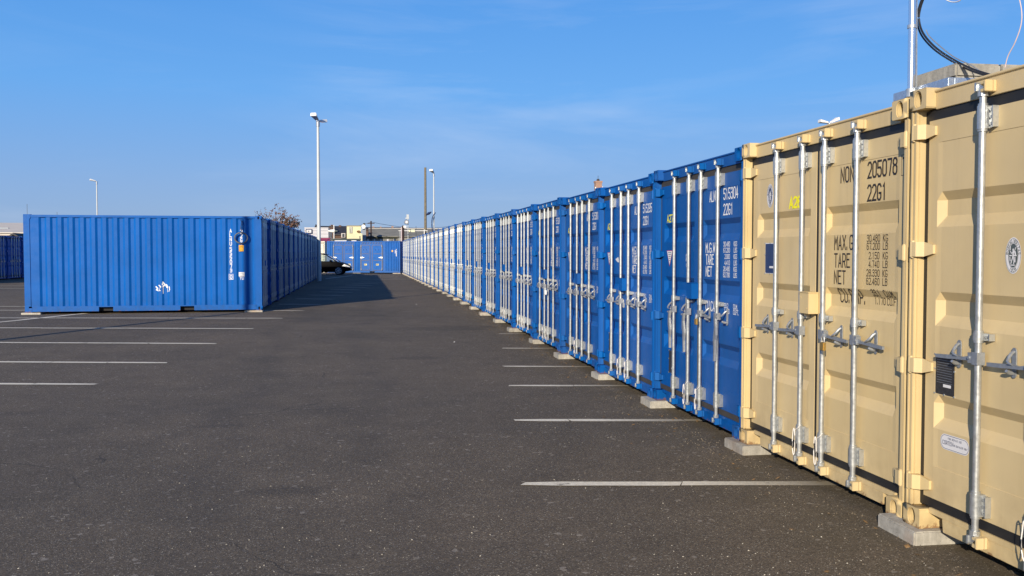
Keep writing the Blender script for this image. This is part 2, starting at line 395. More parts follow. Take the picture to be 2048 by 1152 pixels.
xs = [-1600,-700,-300,-150,-100,-80,-60,-50] + [-40 + i for i in range(0,61)] + [24,30,40,60,90,150,300,700,1600]
ys = [-300,-100,-50,-25] + [-12 + i*0.5*2 for i in range(0,60)] + [50,55,60,65,70,75,80,90,100,120,150,200,300,500,900,1600,2600]
vs = [(x, y, gz(x, y)) for y in ys for x in xs]; nx = len(xs)
fs = [(j*nx+i, j*nx+i+1, (j+1)*nx+i+1, (j+1)*nx+i) for j in range(len(ys)-1) for i in range(nx-1)]
gm = MB(); gm.add(vs, fs)
ground = tag(link('ground', gm.mesh('ground', ASPH, smooth=60)), kind='structure')

def GZ(x, y):   # height of the ground mesh itself (bilinear on its grid), so that markings follow it exactly
    import bisect
    i = max(0, min(len(xs)-2, bisect.bisect_right(xs, x)-1)); j = max(0, min(len(ys)-2, bisect.bisect_right(ys, y)-1))
    a = (x-xs[i])/(xs[i+1]-xs[i]); b = (y-ys[j])/(ys[j+1]-ys[j])
    z = lambda p, q: gz(xs[p], ys[q])
    return (1-b)*((1-a)*z(i,j)+a*z(i+1,j)) + b*((1-a)*z(i,j+1)+a*z(i+1,j+1))

def parking_line(x0, y0, x1, y1, w=0.125):
    # worn thermoplastic strip, broken into slabs by cracks
    d = Vector((x1-x0, y1-y0, 0)); L = d.length; d.normalize(); nrm = Vector((-d.y, d.x, 0))
    q = MB(); t = 0.0; last = False
    rnd = random.Random(int(x0*100+y0*1000))
    while t < L:
        seg = rnd.uniform(0.5, 1.9); e = min(L, t+seg)
        npt = max(1, int((e-t)/0.25)); sh = rnd.uniform(-0.012, 0.012); skew = rnd.uniform(-0.03, 0.03)
        pts = []
        for k in range(npt+1):
            u = t + (e-t)*k/npt
            ww = w/2 * (0.93 + rnd.uniform(0, 0.12))
            sk = skew if k in (0, npt) else 0
            if u > L-0.001 or u < 0.001: ww *= 0.65
            for sg in (-1, 1):
                p = Vector((x0, y0, 0)) + d*(u + sk*sg) + nrm*(sg*ww + sh)
                pts.append((p.x, p.y, GZ(p.x, p.y)+0.005))
        q.add(pts, [(2*k, 2*k+2, 2*k+3, 2*k+1) for k in range(npt)])
        t = e + (rnd.uniform(0.006, 0.014))
    o = link('parking_line', q.mesh('parking_line', LINE)); tag(o, kind='structure'); return o
LL = [(-3.50,12.84,-.2),(-3.03,15.0,-.19),(-2.68,17.65,-.185),(-2.34,20.57,-.175),(-1.96,23.43,-.168),(-1.61,26.23,-.16)]
for x, y, s in LL: parking_line(x, y, x-13, y-13*s)
for i, y in enumerate([29.1,32.2,34.9,37.7,40.4,43.2,46.0,48.8,51.5]): parking_line(-1.25+i*0.30, y, -1.25+i*0.3-1.3, y+0.2)
for a in [(1.18,6.66,3.9,6.2),(1.56,9.31,3.9,8.9),(1.92,11.9,3.9,11.52),(2.16,13.95,3.9,13.6),(2.54,16.5,3.9,16.25),(2.90,19.3,3.9,19.1)]: parking_line(*a)
parking_line(-12.5,13.2,-6.8,27.2,0.16)
parking_line(-30,44.9,-9.2,43.2); parking_line(-30,33.0,-9.6,29.2); parking_line(-30,48.5,-9.2,46.5)
parking_line(-2.2,57.5,-0.6,67.0)
for y in (57.5,60.2,63,65.6,68.4): parking_line(0.0+(y-57)*0.06, y, 3.2, y-0.3)
# tar seam across the lane
def seam(pts, w, name='asphalt_seam'):
    q = MB(); vs = []; rnd = random.Random(3)
    P = [Vector((a, b, 0)) for a, b in pts]; dense = []
    for a, b in zip(P, P[1:]):
        n = max(2, int((b-a).length/0.12))
        for k in range(n): dense.append(a.lerp(b, k/n))
    dense.append(P[-1])
    for i, p in enumerate(dense):
        ww = w*rnd.uniform(0.25, 1.0); jx = rnd.uniform(-0.012, 0.012)
        vs += [(p.x, p.y-ww/2+jx, GZ(p.x, p.y)+0.004), (p.x, p.y+ww/2+jx, GZ(p.x, p.y)+0.004)]
    q.add(vs, [(2*i, 2*i+2, 2*i+3, 2*i+1) for i in range(len(dense)-1)])
    tag(link(name, q.mesh(name, TAR)), kind='structure')
TAR = plain('tar', (0.016, 0.015, 0.014), 0.7)
seam([(-9,24.0),(-4,23.1),(0,22.0),(3.2,20.9)], 0.05)
seam([(-1.4,28.0),(1,27.0),(3.2,26.2)], 0.03)

# ------------------------------------------------------------------ lettering
GL = {'A':'00 27 40|12 32','B':'00 07|07 37 46 45 34 04|34 43 41 30 00','C':'46 37 17 06 01 10 30 41','D':'00 07 27 45 42 20 00','E':'47 07 00 40|04 34',
'F':'47 07 00|04 34','G':'46 37 17 06 01 10 30 41 43 23','I':'20 27','K':'00 07|03 47|14 40','L':'07 00 40','M':'00 07 23 47 40','N':'00 07 40 47',
'O':'10 30 41 46 37 17 06 01 10','P':'00 07|07 37 46 44 33 03','Q':'10 30 41 46 37 17 06 01 10|22 40','R':'00 07|07 37 46 44 33 03|23 40','S':'46 37 17 06 05 14 33 42 41 30 10 01',
'T':'07 47|27 20','U':'07 01 10 30 41 47','V':'07 20 47','W':'07 10 25 30 47','X':'00 47|07 40','Y':'07 23 47|23 20','Z':'07 47 00 40',
'0':'10 30 41 46 37 17 06 01 10','1':'16 27 20','2':'06 17 37 46 44 00 40','3':'06 17 37 46 45 34 14|34 43 41 30 10 01','4':'30 37 02|02 42','5':'47 07 04 34 43 41 30 10 01',
'6':'46 37 17 06 01 10 30 41|41 43 34 14 04','7':'07 47 20','8':'14 34 45 46 37 17 06 05 14|14 03 01 10 30 41 43 34','9':'01 10 30 41 46 37 17 06 04|04 13 33 43','.':'00 01'}
def strip(q, pts, w, tf, off, closed=False):
    # mitred ribbon through 2-D points, mapped by tf(x, z, off)
    n = len(pts); L = []
    P = [Vector(p) for p in pts]
    for i in range(n):
        a = P[i-1] if i > 0 else (P[-2] if closed else None); b = P[i+1] if i < n-1 else (P[1] if closed else None)
        d1 = (P[i]-a).normalized() if a is not None else None; d2 = (b-P[i]).normalized() if b is not None else None
        if d1 is None: d1 = d2
        if d2 is None: d2 = d1
        t = (d1+d2)
        if t.length < 1e-4: t = d1
        t.normalize(); nn = Vector((-t.y, t.x)); k = max(0.45, abs(nn.dot(Vector((-d1.y, d1.x)))))
        e = Vector((0,0))
        if not closed and i == 0: e = -d2*w*0.5
        if not closed and i == n-1: e = d1*w*0.5
        L.append((P[i]+e+nn*w/2/k, P[i]+e-nn*w/2/k))
    vs = [tf(p.x, p.y, off) for ab in L for p in ab]
    q.add(vs, [(2*i, 2*i+1, 2*i+3, 2*i+2) for i in range(n-1)])
def write(q, s, x, z, h, gw, pitch, w, tf, vertical=False):
    for ch in s:
        if ch in GL:
            for k, pl in enumerate(GL[ch].split('|')):
                raw = [(x + int(c[0])/4*gw, z + int(c[1])/7*h) for c in pl.split()]
                pts = [raw[0]]
                for a, b in zip(raw, raw[1:]):
                    m = 2 if abs(a[1]-b[1]) > h*0.3 else 1
                    for j in range(1, m+1): pts.append((a[0]+(b[0]-a[0])*j/m, a[1]+(b[1]-a[1])*j/m))
                strip(q, pts, w, tf, 0.0003*k, closed=(raw[0] == raw[-1]))
        if vertical: z -= pitch
        else: x += pitch * (0.42 if ch == '.' else 1)

# ------------------------------------------------------------------ shipping container, local frame: x = width seen from the doors, y = depth, z = up
W, D, H = 2.438, 6.058, 2.591
TROUGHS = ((1.78,1.845,1.935,1.985),(1.205,1.27,1.355,1.405),(0.605,0.67,0.755,0.805))
DX = ((0.094,1.199),(1.239,2.344))
def tr(t, a, b, c, d):
    if t <= a or t >= d: return 0.0
    if t < b: return (t-a)/(b-a)
    if t > c: return (d-t)/(d-c)
    return 1.0
def door_y(x, z):
    k = 0 if x < 1.219 else 1
    x0, x1 = DX[k]; xa, xb = x0+0.085, x1-0.085
    e = tr(x, xa, xa+0.04, xb-0.04, xb)
    dz = max(tr(z, *t) for t in TROUGHS)
    pl = 0.003 if (0.38 < z < 2.272 and xa < x < xb) else 0.0
    return 0.07 + pl + 0.036*min(e, dz)
def door_mesh(k, mat, name):
    x0, x1 = DX[k]; xa, xb = x0+0.085, x1-0.085
    X = [x0, xa-0.0005, xa, xa+0.04, xb-0.04, xb, xb+0.0005, x1]
    Z = [0.186, 0.38, 0.381] + sorted(z for t in TROUGHS for z in t) + [2.271, 2.272, 2.404]
    q = MB(); vs = [(x, door_y(x, z), z) for z in Z for x in X]; n = len(X)
    fs = [(j*n+i, j*n+i+1, (j+1)*n+i+1, (j+1)*n+i) for j in range(len(Z)-1) for i in range(n-1)]
    q.add(vs, fs)
    # returns round the edge and a back
    q.box(x0, x1, 0.12, 0.125, 0.186, 2.404)
    q.add([(x0,0.07,0.186),(x0,0.12,0.186),(x0,0.12,2.404),(x0,0.07,2.404)], [(0,1,2,3)])
    q.add([(x1,0.07,0.186),(x1,0.12,0.186),(x1,0.12,2.404),(x1,0.07,2.404)], [(3,2,1,0)])
    q.add([(x0,0.07,2.404),(x1,0.07,2.404),(x1,0.12,2.404),(x0,0.12,2.404)], [(0,1,2,3)])
    q.add([(x0,0.07,0.186),(x1,0.07,0.186),(x1,0.12,0.186),(x0,0.12,0.186)], [(3,2,1,0)])
    return q.mesh(name, mat)
def oval(cx, cz, rx, rz, n=14, sq=0.5):
    o = []
    for k in range(n):
        a = 2*math.pi*k/n + math.pi/n
        c, s = math.cos(a), math.sin(a)
        o.append((cx + rx*c, cz + math.copysign(abs(s)**0.75, s)*rz))
    return o
def holed_face(q, x0, x1, z0, z1, hole, tf, depth=0.05):
    n = len(hole); cx = sum(p[0] for p in hole)/n; cz = sum(p[1] for p in hole)/n
    ring = []
    for hx, hz in hole:
        dx, dz = hx-cx, hz-cz
        t = min([((x1-cx)/dx if dx > 0 else (x0-cx)/dx) if abs(dx) > 1e-6 else 9, ((z1-cz)/dz if dz > 0 else (z0-cz)/dz) if abs(dz) > 1e-6 else 9])
        ring.append((cx+dx*t, cz+dz*t))
    # snap the ring vertex nearest each corner onto it
    for c in ((x0,z0),(x1,z0),(x1,z1),(x0,z1)):
        i = min(range(n), key=lambda i: (ring[i][0]-c[0])**2 + (ring[i][1]-c[1])**2); ring[i] = c
    vs = [tf(a, b, 0) for a, b in ring] + [tf(a, b, 0) for a, b in hole] + [tf(a, b, depth) for a, b in hole]
    fs = []
    for i in range(n):
        j = (i+1) % n
        fs += [(i, j, n+j, n+i), (n+i, n+j, 2*n+j, 2*n+i)]
    q.add(vs, fs); q.mat(1); q.add(vs[2*n:3*n], [tuple(range(n))]); q.mat(0)  # back cap of the hole is coloured black to paint its shade
def casting_mesh(mat, name, sx, top):
    # sx: +1 outer side at x=0, -1 outer side at x=W ; lies front
    q = MB(); x0, x1 = (0, 0.162) if sx > 0 else (W-0.162, W); y0, y1 = 0.0, 0.178
    z0, z1 = (H-0.118, H) if top else (0.0, 0.118)
    cx, cz = (x0+x1)/2, (z0+z1)/2
    holed_face(q, x0, x1, z0, z1, oval(cx, cz, 0.031, 0.045, 20), lambda a, b, d: (a, y0+d, b), 0.11)
    xo = x0 if sx > 0 else x1
    holed_face(q, y0, y1, z0, z1, oval(0.089, cz, 0.026, 0.040, 20), lambda a, b, d: (xo + sx*d, a, b), 0.05)
    xi = x1 if sx > 0 else x0
    q.add([(xi,y0,z0),(xi,y1,z0),(xi,y1,z1),(xi,y0,z1)], [(0,1,2,3)])
    q.add([(x0,y1,z0),(x1,y1,z0),(x1,y1,z1),(x0,y1,z1)], [(0,1,2,3)])
    q.add([(x0,y0,z1),(x1,y0,z1),(x1,y1,z1),(x0,y1,z1)], [(0,1,2,3)])
    q.add([(x0,y0,z0),(x1,y0,z0),(x1,y1,z0),(x0,y1,z0)], [(0,1,2,3)])
    me = q.mesh(name, [mat, DARK])
    bm = bmesh.new(); bm.from_mesh(me)
    bmesh.ops.remove_doubles(bm, verts=bm.verts, dist=0.0005)
    bmesh.ops.recalc_face_normals(bm, faces=bm.faces)
    ed = [e for e in bm.edges if len(e.link_faces) == 2 and e.calc_face_angle(0) > 0.6]
    bmesh.ops.bevel(bm, geom=ed, offset=0.006, segments=2, affect='EDGES', clamp_overlap=True)
    bm.to_mesh(me); bm.free(); me.shade_smooth(); me.set_sharp_from_angle(angle=R(40))
    return me
def side_mesh(mat, sx, name='side_wall'):
    # corrugated side: outer flat 72, slope 68, inner flat 70, slope 68
    q = MB(); xo = 0.004 if sx > 0 else W-0.004; y = 0.215; pts = [(0.16, 0)]
    pts.append((y, 0))
    first = True
    while y < D-0.22-0.28:
        for dy, dep in ((0.056,1),(0.080,1),(0.056,0),(0.086,0)):
            y += dy; pts.append((y, dep))
    pts.append((D-0.15, 0))
    vs = []
    for (yy, dep) in pts:
        x = xo + sx*(0.012+0.036*dep); vs += [(x, yy, 0.15), (x, yy, H-0.07)]
    q.add(vs, [(2*i, 2*i+2, 2*i+3, 2*i+1) for i in range(len(pts)-1)])
    return q.mesh(name, mat)
def side_rail_mesh(mat, sx, top, name):
    q = MB(); xo = 0.003 if sx > 0 else W-0.003; xi = xo + sx*0.06
    if top: q.box(xo, xi, 0.178, D-0.178, H-0.075, H-0.012)
    else:
        prev = 0.178
        for a, b in ((1.80,2.16),(3.87,4.23)):
            q.box(xo, xi, prev, a, 0.020, 0.16); q.box(xo, xi, a, b, 0.132, 0.16); prev = b
            q.mat(1).box(xo+sx*0.150, xo+sx*0.152, a-0.01, b+0.01, 0.020, 0.132).mat(0)  # black plate paints the dark depth of the fork pocket
        q.box(xo, xi, prev, D-0.178, 0.020, 0.16)
    return q.mesh(name, [mat, DARK], bevel=0.003)
def roof_mesh(mat):
    q = MB(); y = 0.16; pts = [(y, 0)]
    while y < D-0.5:
        for dy, dep in ((0.09,0),(0.015,1),(0.09,1),(0.015,0)): y += dy; pts.append((y, dep))
    pts.append((D-0.1, 0)); vs = []
    for yy, dep in pts:
        vs += [(0.05, yy, H-0.02+0.008*dep-0.004), (W-0.05, yy, H-0.02+0.008*dep-0.004)]
    q.add(vs, [(2*i, 2*i+1, 2*i+3, 2*i+2) for i in range(len(pts)-1)])
    return q.mesh('roof', mat)
def post_mesh(mat, sx, name='corner_post'):
    q = MB(); x = (lambda a: a) if sx > 0 else (lambda a: W-a)
    q.box(x(0.0), x(0.018), 0.012, 0.17, 0.118, H-0.118)
    q.box(x(0.018), x(0.055), 0.035, 0.17, 0.118, H-0.118)
    q.box(x(0.024), x(0.050), 0.016, 0.035, 0.118, H-0.118)
    return q.mesh(name, mat, bevel=0.003)
def header_mesh(mat):
    q = MB(); q.prism([(0.062,2.464),(0.16,2.464),(0.16,2.578),(0.052,2.578),(0.050,2.566),(0.062,2.560)], 'x', 0.162, W-0.162)
    return q.mesh('door_header', mat, bevel=0.002)
def sill_mesh(mat):
    q = MB(); a, b = 0.162, W-0.162
    poly = [(a,0.128),(a,0.095),(a+0.10,0.095),(a+0.125,0.085),(a+0.135,0.018),(b-0.135,0.018),(b-0.125,0.085),(b-0.10,0.095),(b,0.095),(b,0.135)]
    vs = [(x, 0.060, z) for x, z in poly] + [(x, 0.17, z) for x, z in poly]; n = len(poly)
    # concave outline: build as convex pieces
    def piece(pl): q.prism([(x, z) for x, z in pl][::-1], 'y', 0.060, 0.15)
    piece([(a,0.095),(a,0.128),(b,0.128),(b,0.095)])
    piece([(a+0.135,0.018),(a+0.125,0.0948),(b-0.125,0.0948),(b-0.135,0.018)])
    q.box(a, a+0.14, 0.17, 0.18, 0.0, 0.10)
    return q.mesh('door_sill', mat, bevel=0.0025)
def inner_mesh():
    q = MB(); q.box(0.058, W-0.058, 0.13, D-0.15, 0.165, H-0.06); q.box(0.17, W-0.17, 0.19, D-0.2, 0.03, 0.164)
    q.box(0.06, 0.16, 0.10, 0.13, 0.118, H-0.118); q.box(W-0.16, W-0.06, 0.10, 0.13, 0.118, H-0.118)
    return q.mesh('dark_infill', DARK)  # near-black boxes filling the closed body, behind doors and sill notches
def rear_mesh(mat):
    q = MB(); q.box(0, W, D-0.10, D, 0, 0.16); q.box(0, W, D-0.08, D, H-0.11, H-0.003)
    q.box(0, 0.15, D-0.15, D, 0.16, H-0.11); q.box(W-0.15, W, D-0.15, D, 0.16, H-0.11)
    x = 0.15; pts = [(x,0)]
    while x < W-0.45:
        for dx, dep in ((0.11,0),(0.05,1),(0.11,1),(0.05,0)): x += dx; pts.append((x, dep))
    pts.append((W-0.15, 0)); vs = []
    for xx, dep in pts: vs += [(xx, D-0.03-0.045*dep, 0.16), (xx, D-0.03-0.045*dep, H-0.11)]
    q.add(vs, [(2*i, 2*i+1, 2*i+3, 2*i+2) for i in range(len(pts)-1)])
    return q.mesh('rear_wall', mat)
def gasket_mesh(k, mat):
    q = MB(); x0, x1 = DX[k]; y0, y1 = 0.074, 0.118
    xl, xr = (0.0555, 1.2185) if k == 0 else (1.2195, W-0.0555)
    q.box(xl, xr, y0, y1, 2.4045, 2.4635); q.box(xl, xr, y0, y1, 0.1285, 0.1855)
    q.box(xl, x0-0.0005, y0, y1, 0.186, 2.404); q.box(x1+0.0005, xr, y0, y1, 0.186, 2.404)
    q.box(x0+0.008, x1-0.008, 0.066, 0.0695, 0.158, 0.166) if False else None
    return q.mesh('gasket', mat)
def hinge_mesh(sx, mat):
    q = MB(); x = (lambda a: a) if sx > 0 else (lambda a: W-a)
    q.tube([(x(0.030),0.016,-0.045),(x(0.030),0.016,0.045)], 0.018, 12)
    # tapering strap folding back onto the door
    top = [(x(0.030),0.000),(x(0.075),0.004),(x(0.105),0.040),(x(0.172),0.052),(x(0.172),0.068),(x(0.030),0.068)]
    if sx < 0: top = top[::-1]
    n = len(top); zz = [0.043,0.043,0.043,0.026,0.026,0.043]
    if sx < 0: zz = zz[::-1]
    vs = [(a, b, -z) for (a, b), z in zip(top, zz)] + [(a, b, z) for (a, b), z in zip(top, zz)]
    q.add(vs, [tuple(range(n))[::-1], tuple(range(n, 2*n))] + [(i, (i+1) % n, n+(i+1) % n, n+i) for i in range(n)])
    q.tube([(x(0.030),0.016,-0.052),(x(0.030),0.016,-0.045)], 0.012, 8); q.tube([(x(0.030),0.016,0.045),(x(0.030),0.016,0.052)], 0.012, 8)
    return q.mesh('hinge', mat, smooth=35)
RODX = (0.615, 1.052, 1.386, 1.823)
RY = 0.030
def rod_mesh(mat):
    q = MB(); q.tube([(0,RY,0.115),(0,RY,2.475)], 0.0185, 14)
    return q.mesh('lock_rod', mat, smooth=40)
def bracket_mesh(mat, h, wide=0.072):
    q = MB()
    q.tube([(0,RY,-h),(0,RY,h)], 0.0285, 14); q.tube([(0,RY,-h-0.012),(0,RY,-h)], 0.025, 14); q.tube([(0,RY,h),(0,RY,h+0.012)], 0.025, 14)
    q.box(0.0, 0.030, 0.030, 0.0695, -h*0.96, h*0.96)
    q.box(0.030, wide, 0.050, 0.0695, -h*0.90, h*0.90)
    q.box(wide-0.007, wide, 0.034, 0.050, -h*0.90, h*0.90)
    for zz in ((-h*0.6, 0, h*0.6) if h > 0.05 else (0,)):
        q.tube([(0.047,0.040,zz),(0.047,0.050,zz)], 0.009, 6)
    return q.mesh('rod_bracket', mat, smooth=35)
def cam_mesh(mat, s):
    q = MB()   # hooked cam head at the rod's end
    q.tube([(0,RY,0),(0,RY,0.035*s)], 0.027, 10)
    q.prism([(-0.030,0.035),(0.028,0.020),(0.035,0.045),(0.010,0.060),(-0.022,0.070)], 'y', 0.004, 0.030) if s > 0 else q.prism([(-0.022,-0.070),(0.010,-0.060),(0.035,-0.045),(0.028,-0.020),(-0.030,-0.035)], 'y', 0.004, 0.030)
    q.box(-0.026, -0.012, -0.004, 0.05, 0.030*s, 0.075*s)
    return q.mesh('cam', mat, smooth=35)
def keeper_mesh(mat, s):
    q = MB()
    q.box(0.012, 0.062, 0.040, 0.0618, -0.030, 0.030)
    q.box(0.012, 0.058, 0.002, 0.042, 0.010, 0.030); q.box(0.012, 0.058, 0.002, 0.042, -0.030, -0.010); q.box(0.046, 0.062, -0.004, 0.042, -0.030, 0.030)
    return q.mesh('cam_keeper', mat, bevel=0.003)
def handle_mesh(mat, s, hang=False, L=1.0):
    q = MB()
    q.box(-0.022, 0.022, 0.006, 0.054, -0.034, 0.034)
    q.box(s*0.024, s*0.058, 0.008, 0.044, -0.028, 0.028)
    q.tube([(s*0.045,0.002,0),(s*0.045,0.048,0)], 0.010, 8)
    if not hang:
        pts = [(0.045,-0.002),(0.12*L,-0.012),(0.18*L,-0.010),(0.24*L,-0.016),(0.355*L,-0.021)]
        hw = [0.014,0.008,0.0125,0.0115,0.010]
        for i in range(4):
            (a, za), (b, zb) = pts[i], pts[i+1]
            y0, y1 = 0.018, 0.034
            vs = [(s*a,y0,za-hw[i]),(s*b,y0,zb-hw[i+1]),(s*b,y0,zb+hw[i+1]),(s*a,y0,za+hw[i]),(s*a,y1,za-hw[i]),(s*b,y1,zb-hw[i+1]),(s*b,y1,zb+hw[i+1]),(s*a,y1,za+hw[i])]
            q.add(vs, [(0,1,2,3),(7,6,5,4),(0,4,5,1),(3,2,6,7),(0,3,7,4),(1,5,6,2)])
    else:
        pts = [(0.04,-0.02,0.016),(0.052,-0.10,0.018),(0.044,-0.17,0.026),(0.030,-0.22,0.020),(0.034,-0.30,0.013),(0.028,-0.42,0.010)]
        for (a, za, w0), (b, zb, w1) in zip(pts, pts[1:]):
            vs = [(s*(a-w0),-0.012,za),(s*(b-w1),-0.012,zb),(s*(b+w1),-0.012,zb),(s*(a+w0),-0.012,za),(s*(a-w0),0.010,za),(s*(b-w1),0.010,zb),(s*(b+w1),0.010,zb),(s*(a+w0),0.010,za)]
            q.add(vs, [(0,1,2,3),(7,6,5,4),(0,4,5,1),(3,2,6,7),(0,3,7,4),(1,5,6,2)])
    return q.mesh('handle', mat, smooth=30)
def catch_mesh(mat, s, L=1.0):
    # the retainer plate with an upswept hook that the handle drops into
    q = MB(); cx = s*0.205*L
    q.box(cx-0.015, cx+0.015, 0.062, 0.0695, -0.060, 0.066)
    q.tube([(cx,0.067,0.066),(cx,0.061,0.066)], 0.0155, 12); q.tube([(cx,0.067,-0.060),(cx,0.061,-0.060)], 0.0155, 12)
    q.tube([(cx,0.060,0.060),(cx-s*0.002,0.044,0.050),(cx-s*0.005,0.028,0.030),(cx-s*0.014,0.014,0.014),(cx-s*0.030,0.010,0.004),(cx-s*0.046,0.014,0.0)], [0.009,0.010,0.009,0.008,0.007,0.005], 8)
    q.tube([(cx,0.060,-0.050),(cx,0.034,-0.046),(cx-s*0.006,0.014,-0.036)], [0.011,0.012,0.008], 8)
    return q.mesh('handle_catch', mat, smooth=40)
def lockbox_mesh(mat):
    q = MB(); q.box(1.105, 1.250, -0.010, 0.068, 1.200, 1.355)
    q.box(1.099, 1.255, -0.016, 0.068, 1.355, 1.362)
    q.tube([(1.145,0.030,1.200),(1.145,0.030,1.184)], 0.020, 10)
    q.tube([(1.13,-0.014,1.32),(1.13,-0.010,1.32)], 0.006, 8); q.tube([(1.225,-0.014,1.24),(1.225,-0.010,1.24)], 0.006, 8)
    return q.mesh('lock_box', mat, bevel=0.004, smooth=35)
def seal_mesh(var):
    q = MB(); rnd = random.Random(var); pts = []
    for k in range(13):
        a = 2*math.pi*k/12
        pts.append((-0.022+0.020*math.sin(a*1.0)+0.006*rnd.random(), -0.006, 0.205+0.105*math.cos(a)))
    q.tube(pts, 0.0035, 6); q.tube([(-0.035,-0.004,0.285),(0.0,-0.006,0.300),(0.040,0.0,0.325),(0.035,0.02,0.345)], 0.0032, 6)
    return q.mesh('seal_wire', WIRE, smooth=60)

MC = {}
def M(key, fn):
    if key not in MC: MC[key] = fn()
    return MC[key]
tf_door = lambda x, z, o: (x, door_y(x, z) - 0.0022 - o, z)
def marking(parent, items, mat, name='lettering'):
    for it in items:
        q = MB(); write(q, *it, tf_door); link(name, M(('print', it, mat.name), lambda: q.mesh(name, mat)), parent)
def blue_marks(prefix, num):
    it = [(prefix,1.517,2.160,0.093,0.036,0.052,0.0115), (num,1.865,2.163,0.097,0.040,0.0575,0.0125), ('22G1',1.865,2.020,0.095,0.040,0.058,0.0125),
          ('M.G.W.',1.428,1.668,0.088,0.046,0.066,0.0125), ('TARE',1.433,1.553,0.092,0.036,0.053,0.0125), ('NET',1.433,1.437,0.090,0.040,0.056,0.0125),
          ('CU.CAP.',1.437,1.102,0.088,0.038,0.055,0.0125)]
    rows = [('30.480','KGS',1.724),('67.200','LBS',1.667),(' 2.000','KGS',1.608),(' 4.410','LBS',1.550),('28.480','KGS',1.493),('62.790','LBS',1.437),(' 33.2','CU.M.',1.150),(' 1.170','CU.FT.',1.100)]
    for a, b, z in rows: it += [(a,1.872,z,0.041,0.020,0.029,0.0060), (b,2.112,z,0.041,0.018,0.026,0.0058)]
    return it
def tan_marks():
    it = [('NONU',1.545,2.148,0.10,0.042,0.0625,0.0125), ('205078',1.893,2.152,0.10,0.040,0.0585,0.0135), ('7',2.297,2.156,0.085,0.036,0.05,0.012), ('22G1',1.893,2.00,0.10,0.040,0.0585,0.0135),
          ('MAX.',1.468,1.677,0.095,0.038,0.056,0.0105), ('GR.',1.675,1.677,0.095,0.038,0.056,0.0105), ('TARE',1.470,1.553,0.092,0.038,0.056,0.0105), ('NET',1.470,1.435,0.090,0.038,0.056,0.0105), ('CU.',1.500,1.305,0.092,0.038,0.056,0.0105), ('CAP.',1.645,1.305,0.092,0.038,0.056,0.0105)]
    rows = [('30.480','KG',1.727,1.893),('67.200','LB',1.674,1.893),('2.150','KG',1.612,1.918),('4.740','LB',1.556,1.918),('28.330','KG',1.497,1.893),('62.460','LB',1.441,1.893),('33.1','CU.M.',1.365,1.940),('1.170','CU.FT.',1.312,1.940)]
    for a, b, z, x in rows: it += [(a,x,z,0.043,0.020,0.0300,0.0052), (b,2.085,z,0.043,0.021,0.031,0.0052)]
    return it
def box_outline(parent, x0, x1, z0, z1, w, mat):
    q = MB(); strip(q, [(x0,z0),(x1,z0),(x1,z1),(x0,z1),(x0,z0)], w, tf_door, 0, closed=True); return link('check_digit_box', q.mesh('check_digit_box', mat), parent)

def decal_poly(parent, name, pts, mat, off, tf=tf_door):
    q = MB(); q.add([tf(x, z, off) for x, z in pts], [tuple(range(len(pts)))]); return link(name, q.mesh(name, mat), parent)
def ell(cx, cz, rx, rz, n=28): return [(cx+rx*math.cos(2*math.pi*k/n), cz+rz*math.sin(2*math.pi*k/n)) for k in range(n)]
def rrect(x0, x1, z0, z1, r, n=5):
    o = []
    for cx, cz, a0 in ((x1-r,z0+r,-90),(x1-r,z1-r,0),(x0+r,z1-r,90),(x0+r,z0+r,180)):
        for k in range(n+1): a = R(a0+90*k/n); o.append((cx+r*math.cos(a), cz+r*math.sin(a)))
    return o
def arc_text(q, s, cx, cz, rx, rz, a0, a1, h, w, tf, flip=False):
    n = len(s)
    for i, ch in enumerate(s):
        if ch not in GL: continue
        a = R(a0 + (a1-a0)*(i+0.5)/n); px, pz = cx+rx*math.cos(a), cz+rz*math.sin(a)
        nx_, nz_ = math.cos(a)/rx, math.sin(a)/rz; L = math.hypot(nx_, nz_); nx_, nz_ = nx_/L, nz_/L
        if flip: nx_, nz_ = -nx_, -nz_
        tx, tz = nz_, -nx_
        for k, pl in enumerate(GL[ch].split('|')):
            pts = [((int(c[0])/4-0.5)*h*0.6, (int(c[1])/7-0.5)*h) for c in pl.split()]
            strip(q, [(px+u*tx+v*nx_, pz+u*tz+v*nz_) for u, v in pts], w, tf, 0.0003*k, closed=(pl[:2] == pl[-2:]))
